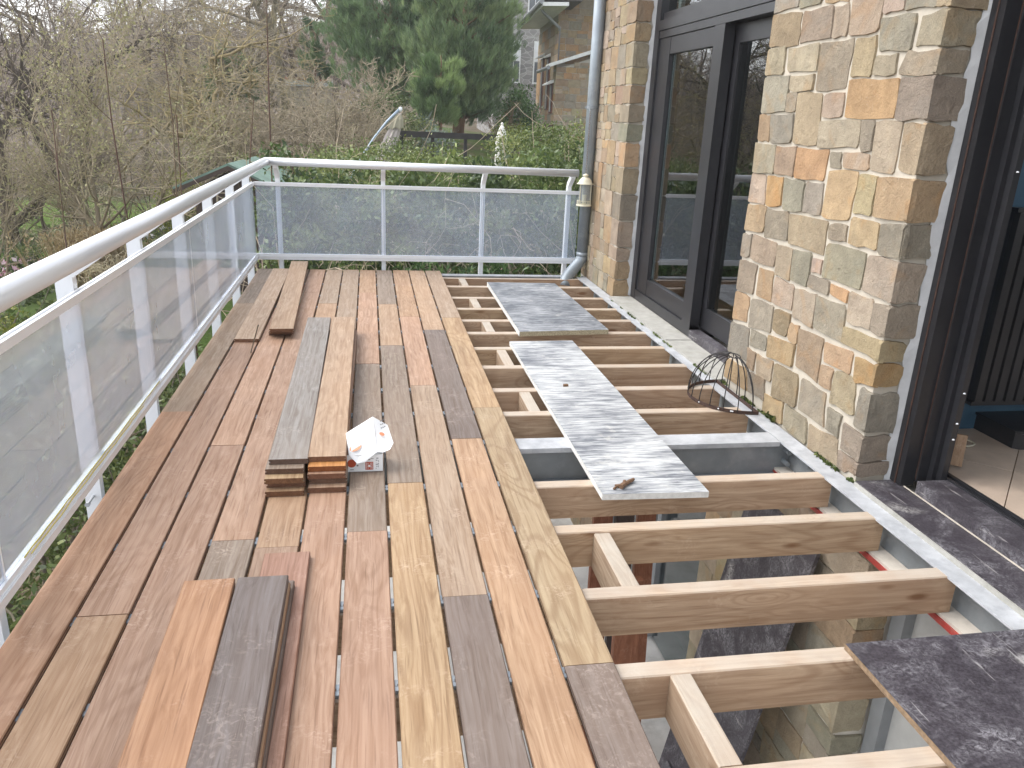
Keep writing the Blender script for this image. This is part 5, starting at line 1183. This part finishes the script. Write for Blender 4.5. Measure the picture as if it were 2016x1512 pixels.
g = G(); g.lathe([(0, 0), (.10, 0), (.10, .02), (0, .05)], (-.04, .3, .78), 10); g.build('outdoor_lamp', wht, nh)
gate = thing('brown_gate', 'dark brown board gate at the foot of the neighbour house', 'gate', (5.2, 25.6, .45))
for k in range(9): G().box(.0+.07*k, .062+.07*k, 0, .03, 0, .75+.02*(k % 2)).build('gate_board', plain('brown_board', (.07, .035, .025), .8), gate)
gh = thing('grey_house', 'tall pale grey neighbour house with white framed windows behind the pines', 'house', (5.55, 37, .4))
gw = N('grey_rubble_wall'); v = gw.obj(); vo = gw.n('ShaderNodeTexVoronoi', feature='DISTANCE_TO_EDGE'); gw.l(gw.vmath('MULTIPLY', v, (1, 1, 1.7)), vo.inputs['Vector']); vo.inputs['Scale'].default_value = 3.2
vc = gw.n('ShaderNodeTexVoronoi'); gw.l(gw.vmath('MULTIPLY', v, (1, 1, 1.7)), vc.inputs['Vector']); vc.inputs['Scale'].default_value = 3.2
cc = gw.mix(gw.ramp(vc.outputs['Color'], .2, .8), (.20, .19, .185), (.30, .285, .27)); cc = gw.mix(gw.ramp(vo.outputs['Distance'], .02, .06, 1, 0), cc, (.40, .39, .37))
gw.bsdf(cc, .9, bump=vo.outputs['Distance'], bstr=.4, bdist=.03)
G().box(0, 6, 0, 6, -1, 8).build('wall', gw.m, gh)
shut = plain('white_roller_shutter', (.66, .67, .68), .6)
for x0, z0 in ((.45, 2.4), (1.65, 2.4), (.05, 5.05), (1.3, 5.05)):
    f = G().box(x0, x0+.62, -.05, -.002, z0, z0+1.75).build('window_frame', wht, gh)
    G().box(x0+.05, x0+.57, -.065, -.0505, z0+.95, z0+1.70).build('roller_shutter', shut, f)
    for a in (.05, .33): G().box(x0+a, x0+a+.24, -.062, -.0505, z0+.07, z0+.90).build('pane', plain('dull_pane', (.10, .11, .12), .15), f)
    G().box(x0-.06, x0+.68, -.10, -.003, z0-.08, z0-.003).build('window_sill', gw.m, gh)
lw = thing('garden_wall', 'pale low wall with a white coping glimpsed behind the bare bushes', 'wall', (-3.5, 34, 1.75))
G().box(0, 2.1, 0, .3, -.4, .40).build('wall_face', plain('pale_render', (.36, .31, .26), .9), lw); G().box(-.05, 2.15, -.06, .36, .401, .62).build('coping', plain('white_render', (.50, .50, .50), .8, 0, .2), lw)
for k in range(8): G().prism([(0, 0), (.2, 0), (.17, .08), (.1, .11), (.03, .08)], lambda u, v, t: (u, t, v), -.1, .4).build('roof_tile', plain('orange_roof_tile', (.36, .17, .10), .85), lw, loc=(.25*k, 0, .622))
# dead brushwood beside the neighbour house
make_bare('brushwood', 'brown dry brushwood between the tall pine and the brown gate', 'brushwood', 250, 'shrub', 0, on(3.6, 22.8), None, .42, 0, (.8, .62, .52))

# ---------------------------------------------------------------- the damp air of the valley
hz_ = N('valley_haze'); hz_.t.nodes.clear(); ho = hz_.n('ShaderNodeOutputMaterial'); pv = hz_.n('ShaderNodeVolumePrincipled')
pv.inputs['Color'].default_value = (1, 1, 1, 1); pv.inputs['Density'].default_value = .0014; pv.inputs['Anisotropy'].default_value = .2
hz_.l(pv.outputs[0], ho.inputs['Volume'])
o = G().box(-190, 120, -30, 260, -6, 46).build('haze', hz_.m); o['kind'] = 'stuff'; o['label'] = 'thin pale haze in the valley air'
